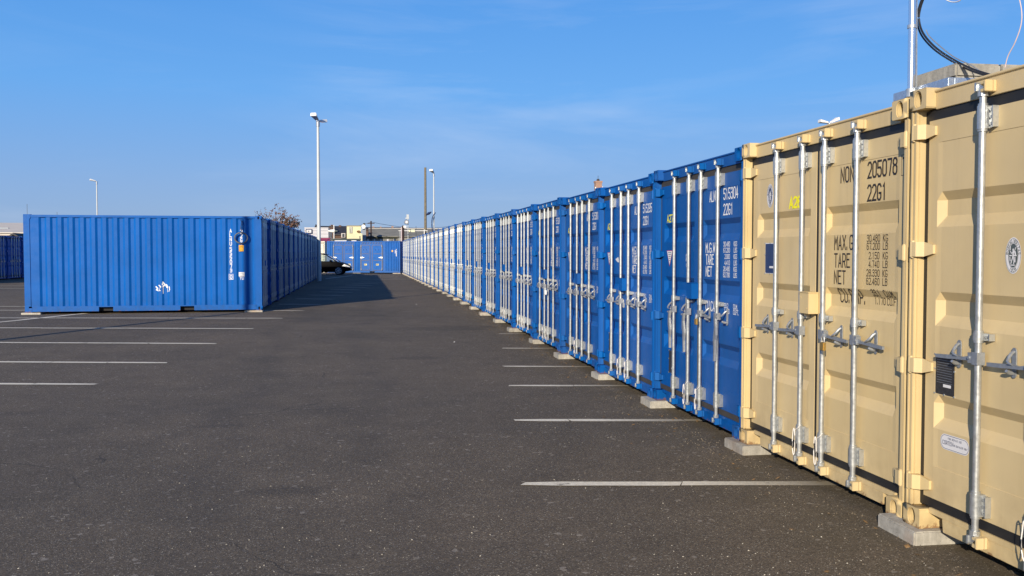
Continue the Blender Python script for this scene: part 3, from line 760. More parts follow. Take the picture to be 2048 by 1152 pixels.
def survey_badge(parent, cx, cz, rz=0.092, ring=STICKG):
    rx = rz*0.62
    b = decal_poly(parent, 'inspection_badge', ell(cx, cz, rx, rz), STICKW, 0.0)
    q = MB(); strip(q, ell(cx, cz, rx*0.93, rz*0.93)+[ell(cx, cz, rx*0.93, rz*0.93)[0]], 0.0018, tf_door, 0.0006, closed=True)
    strip(q, ell(cx, cz, rx*0.62, rz*0.70)+[ell(cx, cz, rx*0.62, rz*0.70)[0]], 0.0015, tf_door, 0.0006, closed=True)
    q.add([tf_door(x, z, 0.0006) for x, z in ell(cx, cz, rx*0.57, rz*0.66)], [tuple(range(28))])
    arc_text(q, 'BUREAU VERITAS', cx, cz, rx*0.77, rz*0.81, 178, 2, 0.014, 0.0022, lambda x, z, o: tf_door(x, z, o+0.0008))
    arc_text(q, '1828', cx, cz, rx*0.77, rz*0.81, 238, 302, 0.014, 0.0022, lambda x, z, o: tf_door(x, z, o+0.0008), flip=True)
    link('badge_print', q.mesh('badge_print', ring), b)
    q = MB(); t2 = lambda x, z, o: tf_door(x, z, o+0.0012)
    s = rz/0.092
    cnt = [0]
    def F(pts, w): cnt[0] += 1; strip(q, [(cx+a*s, cz+c*s) for a, c in pts], w*s, t2, 0.0002*cnt[0])
    F([(0,0.030),(0.002,0.018)], 0.009); F([(0.001,0.016),(0.000,-0.008)], 0.010); F([(0.003,-0.010),(0.008,-0.028),(0.006,-0.040)], 0.006); F([(-0.002,-0.010),(-0.010,-0.030),(-0.014,-0.040)], 0.006)
    F([(0.004,0.014),(0.012,0.024),(0.018,0.040)], 0.0045); F([(-0.002,0.014),(-0.012,0.012),(-0.018,0.022)], 0.0045)
    F([(-0.022,0.0),(-0.010,0.0)], 0.006); F([(0.010,0.0),(0.024,0.0)], 0.006); F([(0.016,0.016),(0.018,0.008)], 0.010); F([(-0.018,0.046),(-0.018,0.030)], 0.005)
    F([(-0.020,-0.010),(-0.018,-0.026)], 0.006); F([(0.016,-0.010),(0.017,-0.030)], 0.007); F([(-0.012,-0.048),(0.014,-0.048)], 0.005)
    link('badge_figure', q.mesh('badge_figure', STICKW), b)

def data_plate(parent, x0, x1, z0, z1, mat, lines=True):
    n = 0.006; xm, zm = (x0+x1)/2, (z0+z1)/2+0.03
    fr = decal_poly(parent, 'data_plate', [(x0,z0),(x1,z0),(x1,z1),(x0,z1)], STICKW if mat is NAVY else mat, 0.0)
    pts = [(x0+0.012,z0+0.004),(x1-0.012,z0+0.004),(x1-0.004,z0+0.012),(x1-0.004,zm-0.006),(x1-0.010,zm),(x1-0.004,zm+0.006),(x1-0.004,z1-0.014),(x1-0.012,z1-0.006),(x0+0.012,z1-0.006),(x0+0.004,z1-0.014),(x0+0.004,zm+0.006),(x0+0.010,zm),(x0+0.004,zm-0.006),(x0+0.004,z0+0.012)]
    if mat is NAVY: decal_poly(fr, 'plate_face', pts, mat, 0.0012)
    q = MB()
    if lines:
        z = z1-0.03
        while z > z0+0.06:
            q.add([tf_door(a, b, 0.002) for a, b in ((x0+0.02,z),(x1-0.02,z),(x1-0.02,z+0.0022),(x0+0.02,z+0.0022))], [(0,1,2,3)]); z -= 0.0145
    link('plate_ruling', q.mesh('plate_ruling', FORGED), fr)
    decal_poly(fr, 'plate_tag', [(x0+(x1-x0)*0.45,z0+0.045),(x0+(x1-x0)*0.85,z0+0.045),(x0+(x1-x0)*0.85,z0+0.062),(x0+(x1-x0)*0.45,z0+0.062)], STICKW, 0.0026)
    q = MB()
    for a, b in ((x0,z0),(x1,z0),(x0,z1),(x1,z1),(x0,zm),(x1,zm),(xm,z0),(xm,z1)):
        yb = door_y(a, b); q.tube([(a, yb-0.006, b), (a, yb, b)], 0.006, 8)
    link('rivet', q.mesh('rivet', GALV), fr)

def full_container(color, mat, gask, rodmat, hang=(), lockbox=True, loc=(0,0,0), rotz=0, seals=(1,2)):
    root = empty('shipping_container', loc, rotz)
    fit = FORGED if color == 'tan' else FITB
    K = lambda k: (color,)+k
    for sx in (1, -1):
        for top in (True, False):
            link('corner_casting', M(K(('cast',sx,top)), lambda: casting_mesh(mat, 'corner_casting', sx, top)), root)
            if True:
                me = M(K(('castr',sx,top)), lambda: MB().box(*((0.001,0.162) if sx > 0 else (W-0.162,W-0.001)), D-0.178, D+0.002, *((H-0.118,H) if top else (0,0.118))).mesh('corner_casting', mat, bevel=0.006))
                link('corner_casting', me, root)
            link('top_rail' if top else 'bottom_rail', M(K(('rail',sx,top)), lambda: side_rail_mesh(mat, sx, top, 'side_rail')), root)
        link('corner_post', M(K(('post',sx)), lambda: post_mesh(mat, sx)), root)
        link('side_wall', M(K(('side',sx)), lambda: side_mesh(mat, sx)), root)
    link('door_header', M(K(('hdr',)), lambda: header_mesh(mat)), root)
    link('door_sill', M(K(('sill',)), lambda: sill_mesh(mat)), root)
    link('roof', M(K(('roof',)), lambda: roof_mesh(mat)), root)
    link('rear_wall', M(K(('rear',)), lambda: rear_mesh(mat)), root)
    link('dark_infill', M('inner', inner_mesh), root)
    doors = []
    for k in (0, 1):
        d = link('door', M(K(('door',k)), lambda: door_mesh(k, mat, 'door')), root); doors.append(d)
        link('gasket', M(K(('gask',k)), lambda: gasket_mesh(k, gask)), d)
        sx = 1 if k == 0 else -1
        for z in (0.262, 0.962, 1.652, 2.342):
            link('hinge', M(K(('hinge',sx)), lambda: hinge_mesh(sx, TAN_F if color == 'tan' else BLUE_F)), d, loc=(0,0,z))
    if lockbox: link('lock_box', M(K(('lb',)), lambda: lockbox_mesh(mat)), doors[0])
    for i, x in enumerate(RODX):
        s = -1 if i < 2 else 1
        r = link('lock_rod', M(('rod',rodmat.name), lambda: rod_mesh(rodmat)), root, loc=(x,0,0))
        for z in (0.268, 2.350): link('rod_bracket', M(('brk',rodmat.name), lambda: bracket_mesh(rodmat, 0.062)), r, loc=(0,0,z))
        link('rod_guide', M(('gd',rodmat.name), lambda: bracket_mesh(rodmat, 0.020, 0.078)), r, loc=(0,0,1.180))
        link('cam', M(('cam',1,rodmat.name), lambda: cam_mesh(rodmat, 1)), r, loc=(0,0,2.462)); link('cam', M(('cam',-1,rodmat.name), lambda: cam_mesh(rodmat, -1)), r, loc=(0,0,0.128))
        for z in (2.510, 0.072): link('cam_keeper', M(K(('kp',)), lambda: keeper_mesh(TAN_F if color == 'tan' else BLUE_F, 1)), r, loc=(0,0,z))
        hg = i in hang
        link('handle', M(('hd',s,hg,color), lambda: handle_mesh(fit, s, hg, 1.0 if color == 'tan' else 0.74)), r, loc=(0,0,1.062))
        link('handle_catch', M(('ct',s,color), lambda: catch_mesh(fit, s, 1.0 if color == 'tan' else 0.80)), r, loc=(0,0,1.062))
        if i in seals: link('seal_wire', M(('seal',i), lambda: seal_mesh(i)), r)
    kids(root)
    return root, doors

# far containers: same shapes, fewer pieces
def merged(parts):
    q = MB()
    for me, mi, off in parts:
        b = len(q.v); q.v += [(v.co.x+off[0], v.co.y+off[1], v.co.z+off[2]) for v in me.vertices]
        for p in me.polygons: q.f.append(tuple(b+i for i in p.vertices)); q.mi.append(mi)
    return q
def simple_container(color, mat, gask, rodmat, loc, rotz, side=True):
    root = empty('shipping_container', loc, rotz)
    def frame():
        q = MB()
        for sx in (1,-1):
            x = (lambda a: a) if sx > 0 else (lambda a: W-a)
            for z0, z1 in ((0,0.118),(H-0.118,H)): q.box(x(0), x(0.162), 0, 0.178, z0, z1)
            q.box(x(0), x(0.02), 0.012, 0.17, 0.118, H-0.118); q.box(x(0.02), x(0.055), 0.035, 0.17, 0.118, H-0.118)
            q.box(x(0.003), x(0.06), 0.178, D-0.178, H-0.075, H-0.012); q.box(x(0.003), x(0.06), 0.178, D-0.178, 0.02, 0.16)
        q.prism([(0.062,2.464),(0.16,2.464),(0.16,2.578),(0.052,2.578)], 'x', 0.162, W-0.162)
        q.box(0.162, W-0.162, 0.06, 0.16, 0.095, 0.128); q.box(0.30, W-0.30, 0.062, 0.16, 0.018, 0.095)
        return q.mesh('frame', mat)
    link('frame', M((color,'frame'), frame), root)
    for k in (0,1):
        d = link('door', M((color,'door',k), lambda: door_mesh(k, mat, 'door')), root)
        link('gasket', M((color,'gask',k), lambda: gasket_mesh(k, gask)), d)
        sx = 1 if k == 0 else -1
        def hin():
            q = MB()
            for z in (0.262,0.962,1.652,2.342): q.box(*((0.005,0.17) if sx > 0 else (W-0.17,W-0.005)), 0.0, 0.068, z-0.042, z+0.042)
            return q.mesh('hinge', mat)
        link('hinge', M((color,'hin4',k), hin), d)['kind'] = 'stuff'
    def lb(): return MB().box(1.105,1.25,-0.01,0.068,1.200,1.355).mesh('lock_box', mat)
    link('lock_box', M((color,'lbs'), lb), root)
    for i, x in enumerate(RODX):
        s = -1 if i < 2 else 1
        def rodb():
            q = MB(); q.tube([(0,RY,0.115),(0,RY,2.475)], 0.0180, 8)
            for z, h in ((0.268,0.075),(2.35,0.075),(1.18,0.022)):
                q.tube([(0,RY,z-h),(0,RY,z+h)], 0.030, 8); q.box(0, 0.076, 0.042, 0.069, z-h*0.9, z+h*0.9)
            for z in (0.10,2.505): q.box(-0.03,0.03,0.0,0.055,z-0.035,z+0.035)
            q.box(-0.024,0.024,0.002,0.052,1.022,1.100); q.mat(1); q.box(s*0.026,s*0.265,0.018,0.032,1.034,1.056); q.box(s*0.165-0.014,s*0.165+0.014,0.03,0.068,1.0,1.13)
            return q.mesh('lock_rod', [rodmat, FITB], smooth=40)
        link('lock_rod', M((rodmat.name,'rods',s), rodb), root, loc=(x,0,0))
    if side:
        for sx in (1,-1): link('side_wall', M((color,'side',sx), lambda: side_mesh(mat, sx)), root)
        link('rear_wall', M((color,'rear'), lambda: rear_mesh(mat)), root)
    link('roof', M((color,'roof'), lambda: roof_mesh(mat)), root)
    link('dark_infill', M('inner', inner_mesh), root)
    return root

ORD = ['zeroth','first','second','third','fourth','fifth','sixth','seventh','eighth','ninth','tenth','eleventh','twelfth','thirteenth','fourteenth','fifteenth','sixteenth','seventeenth','eighteenth','nineteenth','twentieth','twenty-first','twenty-second','twenty-third','twenty-fourth','twenty-fifth','twenty-sixth','twenty-seventh']
# left edge (seen from the doors) of container n in the right-hand row, and height of its base
def S(n): return 7.545 + 2.46*n
BASE = {-1:0.106,0:0.086,1:0.078,2:0.061,3:0.069,4:0.087,5:0.105,6:0.126,7:0.142,8:0.160,9:0.178,10:0.194}
def base(n): return BASE.get(n, 0.2)
ROWX = 3.27
def right_pos(n): 
    r = random.Random(n*17+3)
    return (ROWX + r.uniform(-0.016, 0.014), S(n) + r.uniform(-0.004,0.004), base(n))
RG = 'containers of the long row on the right of the lane'
# tan A28
tA, dA = full_container('tan', TAN, RUBBER, GALV, loc=(ROWX, S(0), base(0)), rotz=-R(90), seals=(1,2))
tag(tA, 'tan container numbered 205078 with A28 sprayed yellow on its left door', 'shipping container', RG)
marking(dA[1], tan_marks(), BLACKP); box_outline(dA[1], 2.280, 2.350, 2.135, 2.262, 0.003, BLACKP)
marking(dA[0], [('A28',0.765,2.008,0.078,0.052,0.070,0.019)], YELLOWP, 'sprayed_number')
survey_badge(dA[0], 0.415, 2.125, 0.098, NAVY)
data_plate(dA[0], 0.335, 0.520, 1.482, 1.735, NAVY, False)
# nearest tan
tN, dN = full_container('tan', TAN, RUBBER, GALV, loc=(ROWX-0.03, 5.035, base(-1)), rotz=-R(90), seals=(1,2))
tag(tN, 'nearest tan container, cut by the frame, with a round survey badge and repair sticker', 'shipping container', RG)
survey_badge(dN[0], 0.815, 1.616, 0.094)
data_plate(dN[0], 0.184, 0.362, 0.812, 1.040, PLATE)
q = MB()
st = decal_poly(dN[0], 'repair_sticker', rrect(0.245, 0.500, 0.500, 0.590, 0.042), STICKW, 0.0)
o_ = rrect(0.251, 0.494, 0.506, 0.584, 0.037); strip(q, o_+[o_[0]], 0.0025, tf_door, 0.0006, closed=True)
t8 = lambda x, z, o: tf_door(x, z, o+0.0006)
write(q, 'FOR REPAIR USE', 0.315, 0.562, 0.010, 0.006, 0.0088, 0.0016, t8)
write(q, 'CORTEN', 0.266, 0.530, 0.021, 0.012, 0.0165, 0.0028, t8); write(q, 'OR EQUIVALENT ONLY', 0.366, 0.532, 0.010, 0.0045, 0.0066, 0.0014, t8)
link('sticker_print', q.mesh('sticker_print', NAVY), st)
# blue A27 ... with their numbers
NUMS = ['515304','515295','515301','515298','515310','515287','515306','515292','515303','515289']
for n in range(1, 28):
    x, y, z = right_pos(n)
    if n <= 9:
        r, dd = full_container('blue', BLUE, RUBBER_G, ZINC, hang=(0,1,3) if n == 1 else (), loc=(x, y, z), rotz=-R(90), seals=(1,2) if n != 3 else (1,))
        marking(dd[1], blue_marks('ALNU', NUMS[n-1]), WHITE)
        marking(dd[0], [('A%d' % (28-n),0.268,2.005,0.075,0.050,0.068,0.013)], YELLOWP, 'sprayed_number')
        tri = decal_poly(dd[0], 'warning_triangle', [(0.355,1.515),(0.450,1.690),(0.262,1.690)], PINK, 0.0)
        q = MB(); q.add([tf_door(a, b, 0.0006) for a, b in ((0.355,1.532),(0.441,1.684),(0.271,1.684))], [(0,1,2)]); link('triangle_face', q.mesh('triangle_face', STICKW), tri)
        q = MB(); t9 = lambda a, b, o: tf_door(a, b, o+0.001)
        for k, w_ in enumerate((0.05,0.04,0.03,0.022,0.014)): strip(q, [(0.355-w_,1.668-0.022*k),(0.355+w_,1.668-0.022*k)], 0.006, t9, 0)
        link('triangle_print', q.mesh('triangle_print', STICKG), tri)
        data_plate(dd[0], 0.355, 0.545, 0.345, 0.590, PLATE, False)
        if n == 1: marking(dd[0], [('88',0.87,1.62,0.030,0.02,0.03,0.005),('BB',0.87,1.58,0.030,0.02,0.03,0.005),('B',0.88,1.52,0.030,0.02,0.03,0.005)], WHITE, 'lettering')
        if n == 2: decal_poly(dd[0], 'torn_sticker', [(0.66,1.60),(0.80,1.63),(0.84,1.57),(0.80,1.555),(0.72,1.575)], STICKW, 0.0008)
        lab = {1:'blue container numbered 515304 beside the tan ones, three handles hanging open', 2:'blue container numbered 515295 with a torn white sticker on its left door'}.get(n, f'blue container, {ORD[n]} beyond the tan containers in the right-hand row')
    else:
        r = simple_container('blue', BLUE, RUBBER_G, ZINC, (x, y, z), -R(90))
        if n <= 14:
            dr = [c for c in r.children if c.name.startswith('door')]
            dr = sorted(dr, key=lambda o: o.data is not MC[('blue','door',0)])
            marking(dr[1], blue_marks('ALNU', '5153%02d' % (n*7 % 100)), WHITE)
        lab = f'blue container, {ORD[n]} beyond the tan containers in the right-hand row'
        if n == 27: lab = 'last blue container of the right-hand row, next to the kiosk container'
    tag(r, lab, 'shipping container', RG)

# ------------------------------------------------------------------ concrete blocks under the joints
def block_mesh(i, h):
    r = random.Random(i); q = MB()
    L, Wd = 0.40, 0.56; c = 0.035
    # plan: x into the row, y along the row (front edge slightly proud of the doors)
    notch = 0.10
    poly = [(-0.035, -L/2+r.uniform(0,.01)), (Wd-notch, -L/2), (Wd-notch, -L/2+0.06), (Wd, -L/2+0.06), (Wd, L/2), (-0.035, L/2+r.uniform(-.01,.01))]
    q.prism([(-0.035,-L/2),(Wd-notch,-L/2),(Wd-notch,L/2),(-0.035,L/2)], 'z', -0.03, h)
    q.prism([(Wd-notch+0.0,-L/2+0.0),(Wd,-L/2+0.0),(Wd,L/2),(Wd-notch,L/2)], 'z', -0.03, h*0.55)
    return q.mesh('concrete_block', CONC, bevel=0.007, smooth=30)
for n in range(-1, 28):
    y = S(n)+0.010 if n >= 0 else 5.05
    zb = base(n); g = gz(ROWX, y)
    h = max(0.04, zb-g-0.001); rr = random.Random(n+50)
    o = link('concrete_block', block_mesh(n+40, h), loc=(ROWX-0.035+rr.uniform(-0.02,0.03), y-0.02+rr.uniform(-0.03,0.03), g), rotz=rr.uniform(-0.03,0.03))
    if n == -1: lab = 'flat concrete block with rusty top edge under the two tan containers'
    elif n == 0: lab = 'flat concrete block between the tan A28 and the first blue container'
    elif n == 27: lab = 'flat concrete block at the far end of the right-hand row'
    else: lab = f'flat concrete block between the {ORD[n]} and {ORD[n+1]} blue containers of the right-hand row'
    tag(o, lab, 'concrete block', 'concrete blocks under the right-hand containers')

# ------------------------------------------------------------------ left row; its first container shows its long corrugated side
LX, LY0, LBASE = -2.69, 25.88, 0.184
LG = 'containers of the left row, doors in shade'
lf, ld = full_container('blue', BLUE, RUBBER_G, ZINC, loc=(LX, LY0, LBASE), rotz=R(90)+R(1.2), seals=())
tag(lf, 'sunlit blue container showing its long corrugated side with ALNU 555073 and 22G1', 'shipping container', LG)
marking(ld[1], blue_marks('ALNU', '555073'), WHITE)
# print on the long side: local x = 0 face, depth y measured from the door corner
def side_y(y):   # depth of the corrugation at y
    y0 = 0.215
    if y < y0: return 0
    t = (y-y0) % 0.278
    return t/0.056 if t < 0.056 else 1 if t < 0.136 else (0.192-t)/0.056 if t < 0.192 else 0
tf_side = lambda a, z, o: (0.016+0.036*side_y(-a)-0.0025-o, -a, z)
sw = [c for c in lf.children if c.name.startswith('side_wall')]
sw = [c for c in sw if c.data is MC[('blue','side',1)]][0]
q = MB()
write(q, 'ALNU', -0.855, 2.135, 0.090, 0.048, 0.118, 0.016, tf_side, vertical=True)
write(q, '555073', -0.855, 1.640, 0.090, 0.048, 0.118, 0.016, tf_side, vertical=True)
write(q, '0', -0.855, 0.876, 0.090, 0.048, 0.118, 0.016, tf_side, vertical=True)
strip(q, [(-0.885,0.850),(-0.775,0.850),(-0.775,0.995),(-0.885,0.995),(-0.885,0.850)], 0.010, tf_side, 0.001, closed=True)
write(q, '22G1', -0.575, 2.115, 0.090, 0.048, 0.118, 0.016, tf_side, vertical=True)
link('lettering', q.mesh('lettering', WHITE), sw)
a = decal_poly(sw, 'orange_sticker', [(-0.615,1.620),(-0.490,1.620),(-0.490,1.790),(-0.615,1.790)], ORANGE, 0.002, lambda x, z, o: (0.050-0.004-o-0.036*(1 if True else 0), -x, z))
q = MB(); write(q, '25', -0.605, 1.715, 0.055, 0.036, 0.055, 0.008, lambda x, z, o: (0.010-0.002-o, -x, z)); write(q, 'G1', -0.605, 1.635, 0.055, 0.036, 0.055, 0.008, lambda x, z, o: (0.010-0.002-o, -x, z)); link('sticker_print', q.mesh('sticker_print', BLACKP), a)
a = decal_poly(sw, 'white_sticker', [(-0.625,0.93),(-0.475,0.93),(-0.475,1.05),(-0.625,1.05)], STICKW, 0.0, lambda x, z, o: (0.010-o, -x, z))
q = MB(); write(q, 'TU', -0.60, 0.845, 0.065, 0.042, 0.06, 0.012, tf_side); link('lettering', q.mesh('lettering', WHITE), sw)
q = MB(); strip(q, [(-0.60,0.96),(-0.50,0.97)], 0.012, lambda x, z, o: (0.008-o, -x, z), 0); strip(q, [(-0.60,1.01),(-0.52,1.02),(-0.49,0.99)], 0.010, lambda x, z, o: (0.008-o, -x, z), 0); link('sticker_print', q.mesh('sticker_print', FORGED), a)
q = MB()   # scribbled tag, flaking
for pl, w_ in (([(-2.78,0.66),(-2.74,0.62),(-2.77,0.58),(-2.72,0.56)],0.03),([(-2.70,0.70),(-2.66,0.66),(-2.72,0.60),(-2.68,0.56)],0.026),([(-2.62,0.72),(-2.60,0.78),(-2.55,0.72),(-2.60,0.66)],0.03),([(-2.60,0.72),(-2.60,0.48)],0.014),([(-2.52,0.70),(-2.50,0.66)],0.05),([(-2.49,0.68),(-2.49,0.52)],0.010),([(-2.44,0.66),(-2.43,0.58),(-2.45,0.54)],0.02)):
    gi = globals().get('gi', 0) + 1; strip(q, pl, w_, tf_side, 0.0003*gi)
link('graffiti', q.mesh('graffiti', WHITE), sw)
# hoop hanging on the side
q = MB(); q.tube([(0.17*math.cos(2*math.pi*k/24), -0.02+0.004*math.sin(k), 0.145*math.sin(2*math.pi*k/24)) for k in range(25)], 0.018, 8)
o = link('hoop', q.mesh('hoop', plain('grey_rubber_hose', (0.10,0.11,0.12), 0.5), smooth=60), loc=(LX-0.545, LY0-0.045, LBASE+1.985)); tag(o, 'dark grey hoop of hose hanging over the 22G1 on the blue container side', 'hose hoop')
q = MB(); q.tube([(0,0,0.36),(0.03,-0.01,0.30),(0.0,-0.02,0.12),(0.02,-0.02,0.02)], 0.012, 6); q.tube([(0.03,0,0.40),(0.05,-0.01,0.25),(0.03,-0.02,0.10),(0.0,-0.02,0.0)], 0.010, 6)
o = link('strap', q.mesh('strap', NAVY, smooth=60), loc=(LX-0.555, LY0-0.045, LBASE+2.12)); tag(o, 'dark blue strap hanging above the hose hoop from the container roof edge', 'strap')
for k in range(1, 15):
    rr = random.Random(k)
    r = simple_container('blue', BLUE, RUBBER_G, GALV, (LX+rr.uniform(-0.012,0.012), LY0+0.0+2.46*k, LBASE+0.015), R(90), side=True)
    tag(r, f'shaded blue container, {ORD[k]} behind the sunlit corrugated one in the left row' if k < 14 else 'last shaded blue container of the left row, next to the black car', 'shipping container', LG)
for i, (bx, lab) in enumerate(((LX-0.24, 'pale concrete block under the right end of the sunlit corrugated container'), (LX-5.90, 'pale concrete block under the left end of the sunlit corrugated container'))):
    q = MB().box(-0.24, 0.24, -0.05, 0.35, -0.02, 0.052); y = LY0-0.0-0.02*(i*6)
    o = link('concrete_block', q.mesh('concrete_block', CONC, bevel=0.006), loc=(bx, y, LBASE-0.0535)); tag(o, lab, 'concrete block', 'concrete blocks under the left row')
# row far left
for k in range(0, 9):
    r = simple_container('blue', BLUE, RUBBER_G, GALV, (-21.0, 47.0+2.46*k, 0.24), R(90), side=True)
    lab = f'shaded blue container in the far-left row, {ORD[k+1]} from its near end' if k < 8 else 'rearmost shaded blue container of the far-left row'
    tag(r, lab, 'shipping container', 'containers of the far-left row')

# ------------------------------------------------------------------ padlocks
def padlock(loc, label, mat=BRASS, s=1.0):
    r = empty('padlock', loc, -R(90)); tag(r, label, 'padlock', 'padlocks on the container handles')
    b = MB().box(-0.027*s,0.027*s,-0.012*s,0.012*s,-0.062*s,0.0); link('padlock_body', b.mesh('padlock_body', mat, bevel=0.005*s, smooth=35), r)
    q = MB(); q.tube([(-0.018*s,0,0.0)]+[(0.018*s*-math.cos(math.pi*k/8),0,0.026*s+0.018*s*math.sin(math.pi*k/8)) for k in range(9)]+[(0.018*s,0,0.0)], 0.0045*s, 8); link('shackle', q.mesh('shackle', GALV, smooth=60), r)
padlock((ROWX-0.032, S(0)-(RODX[2]+0.125), base(0)+1.018), 'brass padlock on a handle of the tan A28 container')
padlock((ROWX-0.032, S(1)-(RODX[2]+0.09), base(1)+1.020), 'brass padlock on the blue container next to the tan ones')
padlock((ROWX-0.036, S(4)-(RODX[2]+0.06), base(4)+1.000), 'pale padlock hanging on the fourth blue container of the right-hand row', LAMPW, 1.3)
padlock((ROWX-0.034, S(2)-(RODX[2]+0.03), base(2)+1.06), 'small dull padlock on the 515295 blue container', FORGED)

# ------------------------------------------------------------------ mast on the near container's roof
RZ = base(-1)+H
m = empty('roof_mast', (3.350, 5.195, RZ)); tag(m, 'shiny aluminium mast standing on the tan container roof with steel foot frame', 'mast')
q = MB(); q.tube([(0,0,0.0),(0,0,2.6)], 0.0225, 20); link('pole', q.mesh('pole', ALU, smooth=40), m)
q = MB(); q.add([(0.026,-0.006,0.05),(0.026,0.012,0.05),(0.038,0.012,0.05),(0.038,-0.006,0.05),(0.026,-0.006,0.62),(0.026,0.012,0.62),(0.030,0.012,0.62),(0.030,-0.006,0.62)], [(3,2,1,0),(4,5,6,7),(0,1,5,4),(1,2,6,5),(2,3,7,6),(3,0,4,7)]); link('brace', q.mesh('brace', FORGED), m)
q = MB(); q.tube([(0,0,0.0),(0,0,0.05)], 0.031, 16); q.tube([(0,0,0.42),(0,0,0.44)], 0.028, 16); link('clamp', q.mesh('clamp', GALV, smooth=40), m)
fr = MB()
for x0, x1, y0, y1 in ((0.026,0.066,-0.325,0.235),(0.0665,1.1,-0.325,-0.285),(0.0665,1.1,0.195,0.235),(1.06,1.1,-0.2845,0.1945)):
    fr.box(x0, x1, y0, y1, 0.008, 0.062)
link('foot_frame', fr.mesh('foot_frame', galvanised('blueish_galvanised', (0.42,0.47,0.54), 0.7, 0.3), bevel=0.004), m)
for i, (x0, y0, x1, y1, z0, lab) in enumerate(((3.425,4.87,3.72,5.34,RZ+0.0635,'rough concrete ballast slab beside the aluminium mast foot'), (3.76,4.93,4.22,5.40,RZ+0.0635,'concrete ballast slab furthest back on the mast frame'))):
    q = MB().box(x0-x0, x1-x0, 0, y1-y0, 0, 0.085 if i == 0 else 0.10); o = link('ballast_slab', q.mesh('ballast_slab', CONC2, bevel=0.012, smooth=30), loc=(x0, y0, z0)); tag(o, lab, 'concrete slab', 'ballast slabs on the roof')
# cables looping off the mast
def pt(px, py, x):   # point on a plane of constant x
    r = _F*FPX + _Rt*(px-1024) - _U*(py-576); t = x/r.x; return Vector((x, r.y*t, CAM_H+r.z*t))
def smooth_path(P, n=6):
    out = []
    for i in range(len(P)-1):
        p0, p1, p2, p3 = P[max(i-1,0)], P[i], P[i+1], P[min(i+2,len(P)-1)]
        for k in range(n):
            t = k/n; out.append(0.5*((2*p1)+(p2-p0)*t+(2*p0-5*p1+4*p2-p3)*t*t+(3*p1-p0-3*p2+p3)*t**3))
    out.append(P[-1]); return out
cb = [(1852,-14),(1842,12),(1838,38),(1846,66),(1870,94),(1905,118),(1945,138),(1992,153)]
for i, (dx, dy, xx, r, lab) in enumerate(((0,0,3.44,0.0062,'thick black cable looping from the mast down to the roof'),(5,4,3.47,0.0055,'black cable looping just inside the thickest one beside the mast'))):
    P = [pt(a+dx*(1-j/9)*(-1 if i else 1), b+dy, xx) for j, (a, b) in enumerate(cb)]; P.append(P[-1]+Vector((0.03,-0.05,-0.03)))
    q = MB(); q.tube(smooth_path(P), r, 8); tag(link('cable', q.mesh('cable', CABLE, smooth=60)), lab, 'cable', 'black cables by the mast')
P = [pt(a, b, 3.50) for a, b in ((1852,60),(1862,76),(1905,112),(1945,132),(1972,152))]
q = MB(); q.tube(smooth_path(P), 0.0035, 6); tag(link('cable', q.mesh('cable', GALV, smooth=60)), 'thin grey wire running below the black cables to the roof', 'cable')
P = [pt(a, b, 3.48) for a, b in ((2036,-14),(2043,20),(2042,50),(2030,85),(2016,112),(2010,135))]
q = MB(); q.tube(smooth_path(P), 0.0028, 6); tag(link('cable', q.mesh('cable', plain('pinkish_wire', (0.6,0.48,0.48), 0.5), smooth=60)), 'thin pale wire curving down at the upper right corner', 'cable')
P = [pt(a, b, 3.48) for a, b in ((1884,-8),(1893,0),(1905,4),(1918,2),(1928,-8))]
q = MB(); q.tube(smooth_path(P), 0.003, 6); tag(link('cable', q.mesh('cable', LAMPW, smooth=60)), 'small white wire loop at the top edge above the cables', 'cable')

# ------------------------------------------------------------------ lamp posts
def lamp_post(loc, h, heads, label, rz=0, base_r=0.085):
    r = empty('lamp_post', loc, rz); tag(r, label, 'lamp post', 'car park lamp posts')
    q = MB(); q.tube([(0,0,0),(0,0,1.1),(0,0,1.1001),(0,0,h)], [base_r*1.12, base_r*1.1, base_r, base_r*0.62], 16); link('pole', q.mesh('pole', LAMPG, smooth=40), r)
    q = MB(); q.tube([(0,0,h-0.25),(0,0,h+0.05)], base_r*0.9, 12); link('collar', q.mesh('collar', FORGED, smooth=40), r)
    for (dx, dy, tilt) in heads:
        L = math.hypot(dx, dy); ux, uy = dx/L, dy/L; vx, vy = -uy, ux
        q = MB(); q.tube([(0,0,h-0.02),(ux*0.16,uy*0.16,h+0.05)], 0.03, 8); link('arm', q.mesh('arm', LAMPG, smooth=40), r)
        # tapered floodlight body, tilted upward away from the pole
        a0, a1 = 0.10, 0.10+0.52; w0, w1 = 0.11, 0.19; t = math.tan(R(tilt))
        P = lambda u, v, z: (ux*u+vx*v, uy*u+vy*v, h+0.03+u*t+z)
        vs = [P(a0,-w0,0),P(a1,-w1,-0.02),P(a1,w1,-0.02),P(a0,w0,0),P(a0,-w0*0.8,0.09),P(a1,-w1*0.86,0.15),P(a1,w1*0.86,0.15),P(a0,w0*0.8,0.09)]
        q = MB(); q.add(vs, [(3,2,1,0),(4,5,6,7),(0,1,5,4),(1,2,6,5),(2,3,7,6),(3,0,4,7)]); hd = link('lamp_head', q.mesh('lamp_head', LAMPW, bevel=0.015, smooth=30), r)
        vs = [P(a0+0.06,-w0*0.8,-0.006),P(a1-0.05,-w1*0.82,-0.024),P(a1-0.05,w1*0.82,-0.024),P(a0+0.06,w0*0.8,-0.006)]
        q = MB(); q.add(vs+[(a,b,c-0.004) for a,b,c in vs], [(3,2,1,0),(4,5,6,7),(0,1,5,4),(1,2,6,5),(2,3,7,6),(3,0,4,7)]); link('lamp_glass', q.mesh('lamp_glass', GLASSY), hd)
